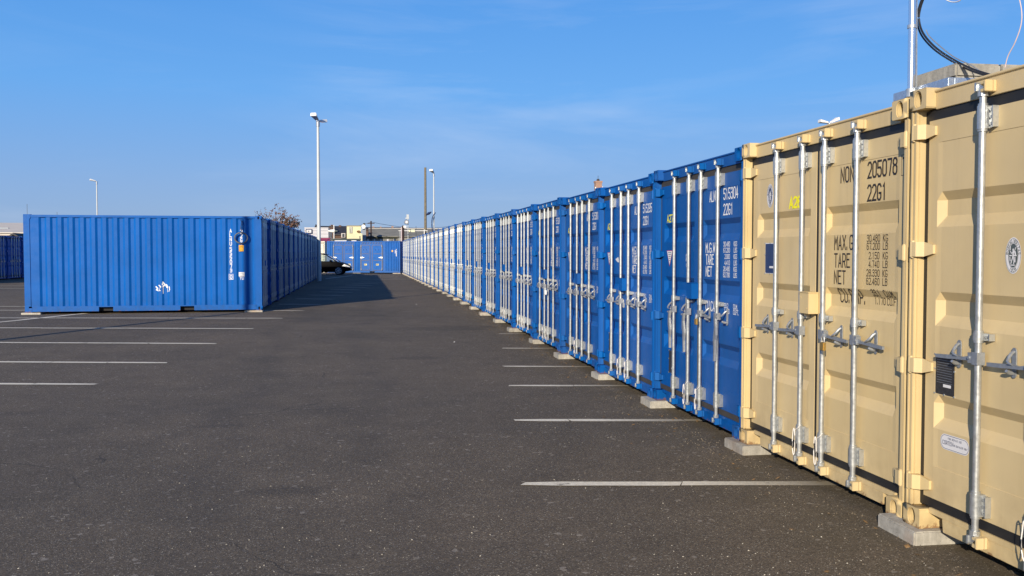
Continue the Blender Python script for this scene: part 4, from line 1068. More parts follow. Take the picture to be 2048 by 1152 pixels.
lamp_post((-2.36, 52.6, gz(-2.36,52.6)-0.02), 8.95, [(-0.35,-0.9,22),(0.55,0.75,4)], 'tall pale lamp post with two heads at the end of the left row', base_r=0.115)
lamp_post((6.78, 86.5, 0.1), 9.2, [(-0.5,-0.9,18)], 'thin lamp post with one head beyond the far end of the right-hand row')
lamp_post((-26.3, 98.0, 0.1), 8.9, [(-0.9,-0.4,10)], 'distant lamp post with one head above the sunlit corrugated container')
lamp_post((26.1, 48.2, 0.1), 8.95, [(-0.9,0.0,6),(0.9,0.3,22)], 'twin-headed lamp whose top peeks over the tan A28 container')
lamp_post((-10.76, 11.72, 0.05), 9.3, [(-0.5,-0.9,18)], 'lamp post out of frame on the left that throws a long thin shadow', base_r=0.10)

# wooden pole with a small floodlight, dark post, masts and wires beyond the kiosk
def zat(px, py, Y): return at(px, py, Y)
def post(name, px, ytop, Y, r, mat, label, cat, taper=0.75, sides=10):
    p = zat(px, ytop, Y); o = empty(name, (p.x, Y, 0.1)); tag(o, label, cat)
    q = MB(); q.tube([(0,0,0),(0,0,p.z-0.1)], [r, r*taper], sides); link('pole', q.mesh('pole', mat, smooth=40), o); return o, p
o, p = post('utility_pole', 850.5, 335, 92, 0.155, WOODP, 'bare weathered wooden pole with a small blue floodlight beyond the right-hand row', 'utility pole', 0.72)
f_ = zat(857, 427, 92) - Vector((p.x, 92, 0.1)); q = MB(); q.add([(f_.x-0.28,-0.3,f_.z-0.16),(f_.x+0.12,-0.3,f_.z+0.02),(f_.x+0.30,-0.1,f_.z+0.20),(f_.x-0.08,-0.1,f_.z+0.12),(f_.x-0.28,0,f_.z-0.22),(f_.x+0.12,0,f_.z-0.10),(f_.x+0.30,0.1,f_.z+0.10),(f_.x-0.08,0.1,f_.z)], [(0,1,2,3),(7,6,5,4),(0,4,5,1),(1,5,6,2),(2,6,7,3),(3,7,4,0)]); link('floodlight', q.mesh('floodlight', NAVY), o)
q = MB(); q.tube([(0,0,f_.z-0.1),(f_.x,-0.1,f_.z)], 0.03, 6); link('arm', q.mesh('arm', FORGED), o)
o, pw1 = post('telegraph_pole', 742, 442, 118, 0.12, WOODD, 'dark telegraph pole behind the kiosk carrying the overhead wires', 'telegraph pole', 0.8)
q = MB().box(-0.45,0.45,-0.05,0.05,pw1.z-0.45,pw1.z-0.35); link('crossarm', q.mesh('crossarm', WOODD), o)
o, p = post('timber_post', 806.3, 451, 84, 0.11, WOODD, 'dark reddish timber post with a white conduit beside the kiosk end', 'post', 0.95, 4)
q = MB(); q.tube([(-0.16,-0.06,0),(-0.16,-0.06,p.z-0.25)], 0.045, 8); link('conduit', q.mesh('conduit', plain('pink_white_pipe', (0.62,0.52,0.54), 0.5)), o)
q = MB().box(0.02,0.28,-0.2,0.05,p.z-0.3,p.z-0.12); link('spotlight', q.mesh('spotlight', LAMPW), o)
o, p = post('camera_mast', 816, 436, 88, 0.035, LAMPG, 'thin white mast with a round black camera above the kiosk corner', 'camera mast', 1.0)
cz = zat(813, 444, 88)-Vector((p.x,88,0.1)); q = MB(); q.tube([(cz.x,-0.24,cz.z-0.02),(cz.x,-0.02,cz.z),(cz.x+0.05,0.15,cz.z)], [0.20,0.24,0.10], 14); c_ = link('camera_housing', q.mesh('camera_housing', FORGED, smooth=40), o)
q = MB(); q.tube([(cz.x,-0.27,cz.z-0.02),(cz.x,-0.24,cz.z-0.02)], 0.11, 12); link('camera_lens', q.mesh('camera_lens', LAMPW), c_)
q = MB().box(cz.x-0.10,cz.x+0.24,-0.06,0.06,cz.z+0.30,cz.z+0.42).box(cz.x+0.0,cz.x+0.22,-0.06,0.06,cz.z+0.42,cz.z+0.72); link('aerial_box', q.mesh('aerial_box', LAMPG), c_)
q = MB(); q.tube([(0.02,-0.03,cz.z-0.8),(0.10,-0.05,cz.z-1.5),(0.04,-0.05,1.2)], 0.02, 6); link('cable', q.mesh('cable', CABLE), o)
o, p = post('white_post', 848.6, 459, 86, 0.05, LAMPW, 'short white post with a spike below the bare wooden pole', 'post', 0.8)
# white pipe rail with two boxes, carried between post and mast
a, b = zat(797,461.5,87), zat(855,461.5,87)
o = empty('pipe_rail', (a.x, 87, 0)); tag(o, 'horizontal white pipe with two pale boxes strung above the far containers', 'pipe')
q = MB(); q.tube([(0,0,a.z),(b.x-a.x,0,b.z)], 0.035, 8); link('pipe', q.mesh('pipe', LAMPW, smooth=40), o)
for pa, pb, h_ in ((817.5,820.5,0.09),(822,829.5,0.12)):
    u, v = zat(pa,461.5,87).x-a.x, zat(pb,461.5,87).x-a.x; q = MB().box(u,v,-0.12,0.1,a.z-h_,a.z+h_); link('junction_box', q.mesh('junction_box', plain('pale_box', (0.72,0.72,0.50), 0.5)), o)
for pxl in (800, 854): u = zat(pxl,461.5,87).x-a.x; q = MB(); q.tube([(u,0,0.1),(u,0,a.z)], 0.03, 6); link('support', q.mesh('support', LAMPG), o)
# wires
def wire(A, B, sag, label, r=0.022):
    q = MB(); n = 12; q.tube([A.lerp(B, k/n) - Vector((0,0,sag*4*(k/n)*(1-k/n))) for k in range(n+1)], r, 5); tag(link('overhead_wire', q.mesh('overhead_wire', CABLE)), label, 'wire', 'overhead wires')
wire(zat(743,444,118), zat(905,452,130), 0.5, 'overhead wire running right from the telegraph pole over the grey roof')
wire(zat(741,444.5,118), zat(640,462,150), 0.3, 'overhead wire running left from the telegraph pole behind the yellow house')
for (pxx, yt, yb, lab) in ((832,452,470,'thin black rod rising behind the pale boxes'),(54,408,436,'thin aerial rod above the left end of the corrugated container'),(114,424,436,'thin aerial rod above the left part of the corrugated container')):
    A, B = zat(pxx,yt,105), zat(pxx,yb,105); q = MB(); q.tube([(A.x,105,0.1),A], 0.02, 5); tag(link('aerial_rod', q.mesh('aerial_rod', CABLE)), lab, 'aerial')

# cable on the single-headed lamp post
q = MB(); P = [zat(871,425,86.2), zat(864.6,436,86.2), zat(864,455,86.2), zat(868,475,86.2)]; P[0].x -= 0.0
q.tube(smooth_path(P), 0.05, 6); tag(link('cable', q.mesh('cable', NAVY, smooth=60)), 'dark blue cable wrapped round the foot of the far single-headed lamp', 'cable')

# ------------------------------------------------------------------ kiosk container facing the camera with four shutter doors
KY, KX0 = 74.4, -2.97
kb = 0.20
KR = -R(15)
def kpt(x, y, z): return (3.09 + math.cos(KR)*(x-6.058) - math.sin(KR)*y, KY + math.sin(KR)*(x-6.058) + math.cos(KR)*y, z)
k = empty('kiosk_container', kpt(0, 0, kb), KR); tag(k, 'blue kiosk container at the lane end with four framed shutter doors', 'kiosk container')
BL2 = BLUE
KL = 6.058
q = MB()
for x in (0, KL-0.16):
    for z0, z1 in ((0,0.118),(H-0.118,H)): q.box(x, x+0.16, 0, 0.178, z0, z1)
    q.box(x+(0.0 if x == 0 else 0.03), x+(0.13 if x == 0 else 0.16), 0.01, 0.15, 0.118, H-0.118)
q.box(0.16, KL-0.16, 0.004, 0.064, H-0.075, H-0.01); q.box(0.16, 3.55, 0.004, 0.064, 0.02, 0.15); q.box(3.95, KL-0.16, 0.004, 0.064, 0.02, 0.15)
q.box(0, KL, 0.10, W, 0.15, H-0.03)
link('frame', q.mesh('frame', BL2, bevel=0.004), k)
# wall sheets between the doors, corrugated
def corr(x0, x1):
    q = MB(); n = max(1, round((x1-x0)/0.22)); pts = []
    for i in range(n):
        a = x0+(x1-x0)*i/n; w_ = (x1-x0)/n; pts += [(a,0),(a+w_*0.3,0),(a+w_*0.5,1),(a+w_*0.8,1)]
    pts.append((x1,0)); vs = []
    for xx, dd in pts: vs += [(xx, 0.03+0.04*dd, 0.15), (xx, 0.03+0.04*dd, H-0.075)]
    q.add(vs, [(2*i, 2*i+2, 2*i+3, 2*i+1) for i in range(len(pts)-1)]); return q.mesh('wall_sheet', BL2)
for x0, x1 in ((0.14,0.44),(2.25,2.72),(4.80,5.90)): link('wall_sheet', corr(x0, x1), k)
DOORSX = ((0.50,1.28),(1.42,2.20),(2.78,3.56),(3.76,4.62))
q = MB(); q.box(0.44,2.25,0.06,0.09,0.15,H-0.075); q.box(2.72,4.80,0.06,0.09,0.15,H-0.075); link('door_backing', q.mesh('door_backing', BL2), k)
for i, (x0, x1) in enumerate(DOORSX):
    q = MB(); c = 0.07
    outer = [(x0+c,0.22),(x1-c,0.22),(x1,0.22+c),(x1,1.2),(x1,2.25-c),(x1-c,2.25),(x0+c,2.25),(x0,2.25-c),(x0,0.22+c)]
    t4 = lambda a, b, o: (a, 0.040-o, b)
    q.prism([(a, b) for a, b in outer][::-1], 'y', 0.034, 0.062)
    d = link('shutter_door', q.mesh('shutter_door', BL2, bevel=0.004), k)
    q = MB(); strip(q, outer+[outer[0]], 0.045, lambda a, b, o: (a, 0.0325-o, b), 0, closed=True); link('door_seal', q.mesh('door_seal', NAVY), d)
    q = MB()
    for z0 in (0.98, 1.52): q.prism([(x0+0.10,z0),(x0+0.10,z0+0.05),(x1-0.10,z0+0.05),(x1-0.10,z0)], 'y', 0.028, 0.033)
    link('press_rib', q.mesh('press_rib', NAVY), d)
    q = MB()
    for u in (0.3, 0.62): q.tube([(x0+u*(x1-x0),0.028,1.92),(x0+u*(x1-x0)+0.01,0.028,1.86),(x0+u*(x1-x0)-0.03,0.028,1.83)], 0.014, 6)
    link('vent_hook', q.mesh('vent_hook', NAVY), d)
    rx = x0+0.06 if i in (0,2) else x1-0.06
    q = MB(); q.tube([(rx,0.0,0.18),(rx,0.0,2.32)], 0.022, 8)
    for z in (0.28,2.16): q.tube([(rx,0.0,z-0.07),(rx,0.0,z+0.07)], 0.05, 8)
    link('lock_rod', q.mesh('lock_rod', ZINC, smooth=40), d)
    s = 1 if i in (0,2) else -1
    q = MB(); q.box(rx-0.05, rx+0.05, -0.03, 0.02, 1.18, 1.30); q.box(rx, rx+s*0.27, -0.04, -0.01, 1.22, 1.26); q.box(rx+s*0.10, rx+s*0.14, -0.03, 0.03, 1.18, 1.32); link('handle', q.mesh('handle', ZINC), d)
    if i > 0:
        q = MB().box(x0+0.30, x0+0.52, 0.026, 0.034, 0.60, 0.74); pl = link('label_plate', q.mesh('label_plate', plain('yellow_plate', (0.70,0.62,0.25), 0.5)), d)
        q = MB(); write(q, ('B1','DL','KM')[i-1], x0+0.325, 0.625, 0.09, 0.06, 0.09, 0.022, lambda a, b, o: (a, 0.0255-o, b)); link('lettering', q.mesh('lettering', BLACKP), pl)
q = MB()
for g0 in (0.60, 2.90):
    for j in range(8): q.box(g0+0.22*j, g0+0.22*j+0.11, 0.020, 0.060, H-0.20, H-0.13)
v = link('vent_slot', q.mesh('vent_slot', NAVY), k)
q = MB().box(5.36,5.47,0.022,0.030,1.70,1.84); st = link('orange_sticker', q.mesh('orange_sticker', ORANGE), k)
q = MB(); write(q, '22G1', 5.63, 1.78, 0.06, 0.045, 0.075, 0.016, lambda a, b, o: (a, 0.02-o, b), vertical=True); write(q, 'ALNU555', 5.72, 1.86, 0.07, 0.05, 0.085, 0.02, lambda a, b, o: (a, 0.02-o, b), vertical=True); link('lettering', q.mesh('lettering', WHITE), k)['kind'] = 'stuff'
for x0, wd, lab in ((0.55,1.0,'longer white sheet lying on the kiosk roof'),(1.95,0.42,'short white sheet lying on the kiosk roof')):
    q = MB().box(0,wd,0,0.5,0,0.07); tag(link('roof_sheet', q.mesh('roof_sheet', LAMPW, bevel=0.01), loc=kpt(x0, 0.3, kb+H-0.027), rotz=KR), lab, 'sheet')
for x0, lab in ((2.15,'concrete block under the middle of the kiosk container'),(5.45,'concrete block under the right corner of the kiosk container')):
    q = MB().box(0,0.65,-0.05,0.5,0,kb-0.122+0.02); tag(link('concrete_block', q.mesh('concrete_block', CONC, bevel=0.006), loc=kpt(x0, 0, 0.10), rotz=KR), lab, 'concrete block', 'concrete blocks under the kiosk')
# cream container left of it, dark blue one behind right
r = simple_container('cream', CREAM, RUBBER_G, CREAM, (-5.42, 77.0, 0.20), 0); tag(r, 'cream container standing left of the blue kiosk container', 'shipping container')

# ------------------------------------------------------------------ black car
cx0, cy0 = -4.72, 69.4
car = empty('parked_car', (cx0, cy0, gz(-2.5,69)), R(-7)); tag(car, 'black compact car, front half showing, parked at the lane end before the kiosk', 'car')
# profile (x along length, front at 4.0): lower body and greenhouse sections
def car_body():
    prof = [(0.05,0.55,0.95),(0.25,0.30,1.02),(0.9,0.22,1.02),(1.7,0.20,1.00),(2.5,0.20,0.98),(2.95,0.20,0.97),(3.35,0.22,0.90),(3.7,0.25,0.78),(3.92,0.30,0.62),(4.0,0.36,0.50)]
    hw = [0.70,0.78,0.83,0.84,0.84,0.84,0.82,0.76,0.66,0.50]
    q = MB(); vs = []
    for (x, z0, z1), w_ in zip(prof, hw):
        c = [(-w_*0.92,z0),(-w_,z0+0.15*(z1-z0)),(-w_*1.0,z0+0.62*(z1-z0)),(-w_*0.93,z1),(-w_*0.45,z1+0.035),(w_*0.45,z1+0.035),(w_*0.93,z1),(w_,z0+0.62*(z1-z0)),(w_,z0+0.15*(z1-z0)),(w_*0.92,z0)]
        vs += [(x, a, b) for a, b in c]
    n = 10; fs = [(i*n+j, i*n+(j+1) % n, (i+1)*n+(j+1) % n, (i+1)*n+j) for i in range(len(prof)-1) for j in range(n)]
    fs += [tuple(range(n)), tuple((len(prof)-1)*n+j for j in range(n))[::-1]]
    q.add(vs, fs); me = q.mesh('body', CAR, smooth=50); return me
bd = link('body', car_body(), car)
q = MB()   # roof shell and pillars
roofp = [(0.30,1.28),(0.75,1.52),(1.35,1.60),(1.95,1.58),(2.28,1.50)]
vs = []
for x, z in roofp: vs += [(x,-0.60,z-0.05),(x,-0.50,z),(x,0.50,z),(x,0.60,z-0.05)]
q.add(vs, [(4*i+j, 4*i+j+1, 4*i+j+5, 4*i+j+4) for i in range(len(roofp)-1) for j in range(3)])
q.add([(a,b,c-0.03) for a,b,c in vs], [(4*i+j, 4*i+j+4, 4*i+j+5, 4*i+j+1) for i in range(len(roofp)-1) for j in range(3)])
for s in (-1,1):
    q.tube([(2.26,0.60*s,1.46),(2.75,0.69*s,1.17),(3.10,0.76*s,0.95)], 0.035, 6)      # A pillar
    q.tube([(1.28,0.60*s,1.54),(1.25,0.79*s,1.0)], 0.045, 6)
    q.tube([(0.40,0.60*s,1.30),(0.20,0.76*s,1.0)], 0.07, 6)
link('roof', q.mesh('roof', CAR, smooth=50), car)
q = MB(); q.add([(2.28,-0.55,1.48),(3.10,-0.70,0.96),(3.10,0.70,0.96),(2.28,0.55,1.48)], [(0,1,2,3)]); link('windscreen', q.mesh('windscreen', GLASS), car)
for s in (-1,1):
    q = MB(); q.add([(1.32,0.61*s,1.52),(2.22,0.61*s,1.45),(2.95,0.755*s,1.0),(1.30,0.79*s,1.01)], [(0,1,2,3)]); link('side_window', q.mesh('side_window', GLASS), car)
    q = MB(); q.add([(0.45,0.61*s,1.35),(1.22,0.61*s,1.53),(1.20,0.79*s,1.01),(0.30,0.77*s,1.01)], [(0,1,2,3)]); link('side_window', q.mesh('side_window', GLASS), car)
    q = MB(); q.add([(3.46,0.80*s,0.66),(3.60,0.78*s,0.80),(3.84,0.70*s,0.70),(3.96,0.55*s,0.60),(3.94,0.60*s,0.56),(3.75,0.76*s,0.60)], [(0,1,2,3,4,5)]); 
    q.add([(3.44,0.83*s,0.66),(3.60,0.81*s,0.80),(3.84,0.74*s,0.70),(3.99,0.58*s,0.60),(3.97,0.62*s,0.55),(3.75,0.79*s,0.60)], [(0,1,2,3,4,5)]); link('headlight', q.mesh('headlight', LAMPW), car)
    q = MB().box(2.55,2.72,0.82*s,0.98*s,0.98,1.10); link('mirror', q.mesh('mirror', CAR, bevel=0.02), car)
    for x in (0.72, 3.18):
        w_ = empty('wheel', (0,0,0)); w_.parent = car; w_.location = (x, 0.74*s, 0.31)
        ring = [(0.31*math.cos(2*math.pi*k_/24), 0.31*math.sin(2*math.pi*k_/24)) for k_ in range(24)]
        q = MB(); q.prism(ring, 'y', -0.10, 0.10); link('tyre', q.mesh('tyre', TYRE, bevel=0.02, smooth=40), w_)
        q = MB()
        for k_ in range(7):
            a_ = 2*math.pi*k_/7; ca, sa = math.cos(a_), math.sin(a_)
            q.add([(0.04*ca-0.02*sa,0.115*s,0.04*sa+0.02*ca),(0.21*ca-0.045*sa,0.112*s,0.21*sa+0.045*ca),(0.21*ca+0.045*sa,0.112*s,0.21*sa-0.045*ca),(0.04*ca+0.02*sa,0.115*s,0.04*sa-0.02*ca)], [(0,1,2,3)])
        q.prism([(0.06*math.cos(2*math.pi*k_/12), 0.06*math.sin(2*math.pi*k_/12)) for k_ in range(12)], 'y', 0.102*s, 0.12*s)
        strip(q, [(0.215*math.cos(2*math.pi*k_/20), 0.215*math.sin(2*math.pi*k_/20)) for k_ in range(21)], 0.025, lambda a, b, o: (a, 0.113*s, b), 0, closed=True)
        link('rim', q.mesh('rim', RIM), w_)
q = MB().box(3.985,4.01,-0.26,0.26,0.42,0.53); link('number_plate', q.mesh('number_plate', LAMPW), car)
q = MB(); 
for s in (-0.3,0.35): q.box(1.45,1.60,s-0.16,s+0.16,0.9,1.38)
link('seat', q.mesh('seat', RUBBER, bevel=0.04), car)

# ------------------------------------------------------------------ buildings behind
def bx(p, name, mat, px0, px1, pyt, Y, depth, zb=0.05, pyb=None, bevel=0, parent_is_root=True):
    a, b = at(px0, pyt, Y), at(px1, pyt, Y); z0 = zb if pyb is None else at(px0, pyb, Y).z
    q = MB().box(a.x-p.location.x, b.x-p.location.x, Y-p.location.y, Y+depth-p.location.y, z0-p.location.z, (a.z+b.z)/2-p.location.z)
    return link(name, q.mesh(name, mat, bevel=bevel), p)
def bldg(name, px0, Y, label, cat): 
    o = empty(name, (at(px0, 500, Y).x, Y, 0.05)); tag(o, label, cat); return o
def gable(p, name, mat, px0, px1, pye, pyr, Y, depth, over=0.2, thick=0.14):
    # pitched roof, ridge parallel to the picture (x axis)
    a, b = at(px0, pye, Y), at(px1, pye, Y); r = at((px0+px1)/2, pyr, Y+depth/2)
    x0, x1 = a.x-over-p.location.x, b.x+over-p.location.x; y0, ym, y1 = Y-over-p.location.y, Y+depth/2-p.location.y, Y+depth+over-p.location.y
    ze, zr = (a.z+b.z)/2-p.location.z, r.z-p.location.z; q = MB()
    q.prism([(y0,ze-thick),(ym,zr-thick),(y1,ze-thick),(y1,ze),(ym,zr),(y0,ze)][::-1], 'x', x0, x1)
    link(name, q.mesh(name, mat), p)
    q = MB(); q.prism([(y0+over,ze-thick),(ym,zr-thick),(y1-over,ze-thick)], 'x', x0+over+0.02, x0+over+0.2); q.prism([(y0+over,ze-thick),(ym,zr-thick),(y1-over,ze-thick)], 'x', x1-over-0.2, x1-over-0.02)
    return q
# white clad shed with sign
b = bldg('clad_shed', 609, 108, 'white clad shed behind the left row with a navy framed sign', 'shed')
bx(b, 'wall', CLAD, 609, 656.6, 455.6, 108, 14)
q = MB(); A, B = at(609,455,108), at(656.6,455,108)
n_ = 12
for i in range(n_): z = B.z-0.05-(i+1)*0.38; q.box(A.x-b.location.x-0.02, B.x-b.location.x+0.02, -0.035, 0.01, z, z+0.035)
link('cladding_joint', q.mesh('cladding_joint', plain('joint_grey', (0.30,0.30,0.34), 0.6)), b)
bx(b, 'roof_trim', plain('trim_white', (0.62,0.62,0.66), 0.5), 608.6, 656.8, 454.9, 107.94, 14.1, pyb=456)
fx0, fx1 = at(611.5,458,107.8), at(624,467,107.8)
sg = empty('sign', (fx0.x, 107.8, fx1.z)); tag(sg, 'white sign in a navy frame on the white clad shed', 'sign')
w_, h_ = fx1.x-fx0.x, fx0.z-fx1.z
q = MB().box(0,w_,0.03,0.14,0,h_); link('frame', q.mesh('frame', NAVY, bevel=0.01), sg)
q = MB().box(0.13*w_,0.88*w_,0.0,0.03,0.2*h_,0.80*h_); fc = link('sign_panel', q.mesh('sign_panel', LAMPW), sg)
q = MB(); write(q, 'SBI', 0.26*w_, 0.34*h_, 0.30*h_, 0.12*w_, 0.17*w_, 0.03, lambda a, b_, o: (a, -0.004-o, b_)); link('lettering', q.mesh('lettering', NAVY), fc)
b = bldg('red_awning', 638, 100, 'bright red sheet roof low in front of the white clad shed', 'roof')
u, v = at(638.5,476,100), at(660,477,100); q = MB(); q.prism([(0,u.z-b.location.z-0.55),(0,u.z-b.location.z-0.35),(2.2,u.z-b.location.z+0.05),(2.2,u.z-b.location.z-0.2)][::-1], 'x', 0, v.x-u.x); link('roof_sheet', q.mesh('roof_sheet', REDM), b)
q = MB()
for xx in (0.1, v.x-u.x-0.1): q.box(xx-0.05,xx+0.05,0.1,0.2,0,u.z-b.location.z-0.4)
link('post', q.mesh('post', REDM), b)
# white gable tip
b = bldg('far_gabled_house', 626, 170, 'distant house with white pointed gable and dark roof behind the shed', 'house')
A, B, T = at(628.5,458,170), at(634.5,458,170), at(631.5,450.5,170); lx = b.location.x
q = MB(); q.prism([(A.x-lx,0),(B.x-lx,0),(B.x-lx,A.z-0.05),(T.x-lx,T.z-0.05),(A.x-lx,A.z-0.05)][::-1], 'y', 0, 8); link('wall', q.mesh('wall', LAMPW), b)
A2, B2 = at(627.5,459,169.8), at(635.5,459,169.8); T2 = at(631.5,448.8,169.8); q = MB(); q.prism([(A2.x-lx,A2.z),(A2.x-lx,A2.z-0.3),(T2.x-lx,T2.z-0.3),(T2.x-lx,T2.z)], 'y', -0.3, 8.2); q.prism([(B2.x-lx,B2.z-0.3),(B2.x-lx,B2.z),(T2.x-lx,T2.z),(T2.x-lx,T2.z-0.3)], 'y', -0.3, 8.2); link('roof', q.mesh('roof', SLATE), b)
# terrace with long dark roof
b = bldg('terraced_house', 638, 150, 'long dark slate-roofed terrace rising behind the white clad shed', 'house')
bx(b, 'wall', BRICK, 638, 692, 461, 150, 9)
g_ = gable(b, 'roof', SLATE, 638, 692, 466, 452.0, 150, 7); link('gable_wall', g_.mesh('gable_wall', BRICK), b)
for pa, pb, yt in ((661.5,666,449.5),(677.5,682.5,450.5)):
    ch = bx(b, 'chimney', BRICK, pa, pb, yt, 153, 1.0, pyb=458)
# nearer brick wall
b = bldg('brick_annex', 656, 128, 'brown brick annex with twin chimney stacks next to the white clad shed', 'house')
bx(b, 'wall', BRICK, 657, 667.5, 454.5, 128, 5); bx(b, 'wall', BRICK, 667.52, 693.5, 468.5, 128.3, 5)
g_ = gable(b, 'roof', SLATE, 668, 693.5, 468.3, 456.5, 128.3, 6); link('gable_wall', g_.mesh('gable_wall', BRICK), b)
for pa, pb in ((658.3,661),(662.5,665.2)): bx(b, 'chimney', SLATE, pa, pb, 451.3, 129, 0.5, pyb=455)
bay = bx(b, 'window', plain('bay_white', (0.55,0.52,0.50), 0.6), 682.5, 690.5, 466.4, 127.6, 0.65, pyb=475)
q = MB(); A, B = at(684.4,467.6,127.56), at(688.6,474,127.56); q.box(A.x-b.location.x,B.x-b.location.x,-0.47,-0.42,B.z-0.05,A.z-0.05); o = link('pane', q.mesh('pane', WINDOWM), bay)
# small lamp with white tapering head
o = empty('white_street_lamp', (at(668,470,96).x, 96, 0.1)); tag(o, 'white street lamp with long tapering head in front of the brick annex', 'street lamp')
p = at(668,450,96); q = MB(); q.tube([(0,0,0),(0,0,p.z-0.1)], 0.045, 8); link('pole', q.mesh('pole', LAMPW, smooth=40), o)
A, B, C_ = at(656,461.8,96), at(669,462,96), at(672.3,462.2,96); lx = o.location.x
q = MB(); q.tube([(A.x-lx,0,A.z-0.1),((A.x+B.x)/2-lx,0,A.z-0.1),(B.x-lx,0,B.z-0.1)], [0.05,0.15,0.19], 12); link('lamp_head', q.mesh('lamp_head', LAMPW, smooth=40), o)
q = MB(); q.tube([(B.x-lx,0,B.z-0.1),(B.x-lx+0.13,0,B.z-0.1)], 0.15, 10); q.tube([(B.x-lx+0.1,-0.05,B.z-0.1),(B.x-lx+0.30,-0.05,B.z-0.1)], 0.09, 10); link('lamp_cap', q.mesh('lamp_cap', GREENG, smooth=40), o)
# yellow building
b = bldg('yellow_house', 692, 112, 'pale yellow rendered house with satellite dish behind the kiosk', 'house')
bx(b, 'wall', YWALL, 693.5, 722, 451.5, 113, 8); bx(b, 'wall', YWALL, 697.0, 724.6, 467.0, 111.2, 1.78)
bx(b, 'parapet', plain('parapet_dark', (0.28,0.26,0.18), 0.8), 693.2, 722.4, 450.8, 112.9, 8.2, pyb=452)
wn = bx(b, 'window', plain('window_frame_grey', (0.42,0.41,0.36), 0.6), 698, 705.0, 453.5, 112.92, 0.06, pyb=466.3)
A, B = at(699,454.5,112.85), at(703.8,466,112.85); q = MB(); q.add([(A.x-b.location.x,112.87-112,A.z-0.05),(B.x-b.location.x,0.87,A.z-1.0),(B.x-b.location.x,0.87,B.z-0.05),(A.x-b.location.x+0.12,0.87,B.z-0.05)], [(0,1,2,3)]); link('pane', q.mesh('pane', GREYW), wn)
A = at(717,463.2,112.85); q = MB(); q.prism([(A.x-b.location.x+0.22*math.cos(2*math.pi*t/14), A.z-0.05+0.14*math.sin(2*math.pi*t/14)) for t in range(14)], 'y', 0.80, 1.02); link('vent', q.mesh('vent', plain('rusty_brown', (0.14,0.07,0.03), 0.8)), b)
q = MB(); A, B = at(718.5,472,111.1), at(720.8,480,111.1); q.box(A.x-b.location.x,B.x-b.location.x,-0.84,-0.79,B.z-0.05,A.z-0.05); link('downpipe', q.mesh('downpipe', GREYW), b)
bx(b, 'chimney', SLATE, 726.2, 730.6, 446.2, 119.6, 0.8, pyb=459)
A = at(727.0,453.2,111.9); q = MB(); q.tube([(A.x-b.location.x,0.0,A.z-0.05),(A.x-b.location.x+0.05,0.10,A.z-0.03),(A.x-b.location.x+0.07,0.16,A.z-0.02)], [0.26,0.20,0.05], 16); q.tube([(A.x-b.location.x+0.05,0.1,A.z-0.05),(A.x-b.location.x-0.35,0.7,A.z-0.5)], 0.03, 6)
link('satellite_dish', q.mesh('satellite_dish', LAMPW, smooth=50), b)
# grey long building
b = bldg('grey_hall', 724, 124, 'long low grey hall with ribbed roof to the right of the yellow house', 'building')
A, B = at(724.5,459.0,124), at(905,459.0,124)
bx(b, 'wall', GREYW, 724.5, 905, 472.5, 124, 16)
q = MB(); z0 = at(725,472.8,124).z-0.05; z1 = at(725,457.8,128).z-0.05; q.prism([(-0.3,z0-0.05),(4,z1-0.05),(12,z0),(12,z0+0.1),(4,z1+0.05),(-0.3,z0+0.05)][::-1], 'x', 0.9, B.x-b.location.x); link('roof', q.mesh('roof', GREYR), b)
q = MB(); q.box(0.9,B.x-b.location.x,3.85,4.15,z1+0.05,z1+0.14); link('ridge', q.mesh('ridge', plain('ridge_pale', (0.5,0.48,0.46), 0.7)), b)
q = MB(); A1, A2 = at(731,472,123.9), at(794,480,123.9); q.box(A1.x-b.location.x,A2.x-b.location.x,-0.12,0.02,z0-0.28,z0-0.09); link('gutter', q.mesh('gutter', plain('gutter_dark', (0.04,0.045,0.03), 0.8)), b)
for i in range(14):
    A = at(734+4.4*i,474.8,123.9); q = MB().box(A.x-b.location.x, A.x-b.location.x+0.24, -0.05, 0.05, 0.4, z0-0.35); link('wall_panel', q.mesh('wall_panel', GREYR if i % 3 else CLAD), b)
q = MB(); A = at(729,458,123.7); q.prism([(A.x-b.location.x-0.35,0),(A.x-b.location.x+0.28,0),(A.x-b.location.x+0.18,A.z+0.1),(A.x-b.location.x-0.35,A.z-0.2)][::-1], 'y', -0.3, 0.3); link('end_wall', q.mesh('end_wall', plain('blue_grey_render', (0.27,0.31,0.36), 0.8)), b)
b = bldg('far_terrace', 732, 190, 'thin line of distant dark roofs and chimneys above the grey hall', 'house')
bx(b, 'wall', BRICK, 732, 812, 458, 190, 10)
g_ = gable(b, 'roof', SLATE, 732, 806, 459, 454.4, 190, 8); link('gable_wall', g_.mesh('gable_wall', BRICK), b)
for pa, pb, yt in ((745,748.5,452.6),(760,763,453.2),(783,787,452.4)): bx(b, 'chimney', BRICK2, pa, pb, yt, 193.5, 1.0, pyb=457)
# green-grey lean-to roofs just behind the kiosk
b = bldg('lean_to', 660, 90, 'low green-grey flat roof just behind the kiosk container', 'shed')
bx(b, 'roof', GREENG, 662, 722, 477.2, 90, 3, pyb=479); bx(b, 'wall', GREYW, 663, 721, 479, 90.3, 2.5)
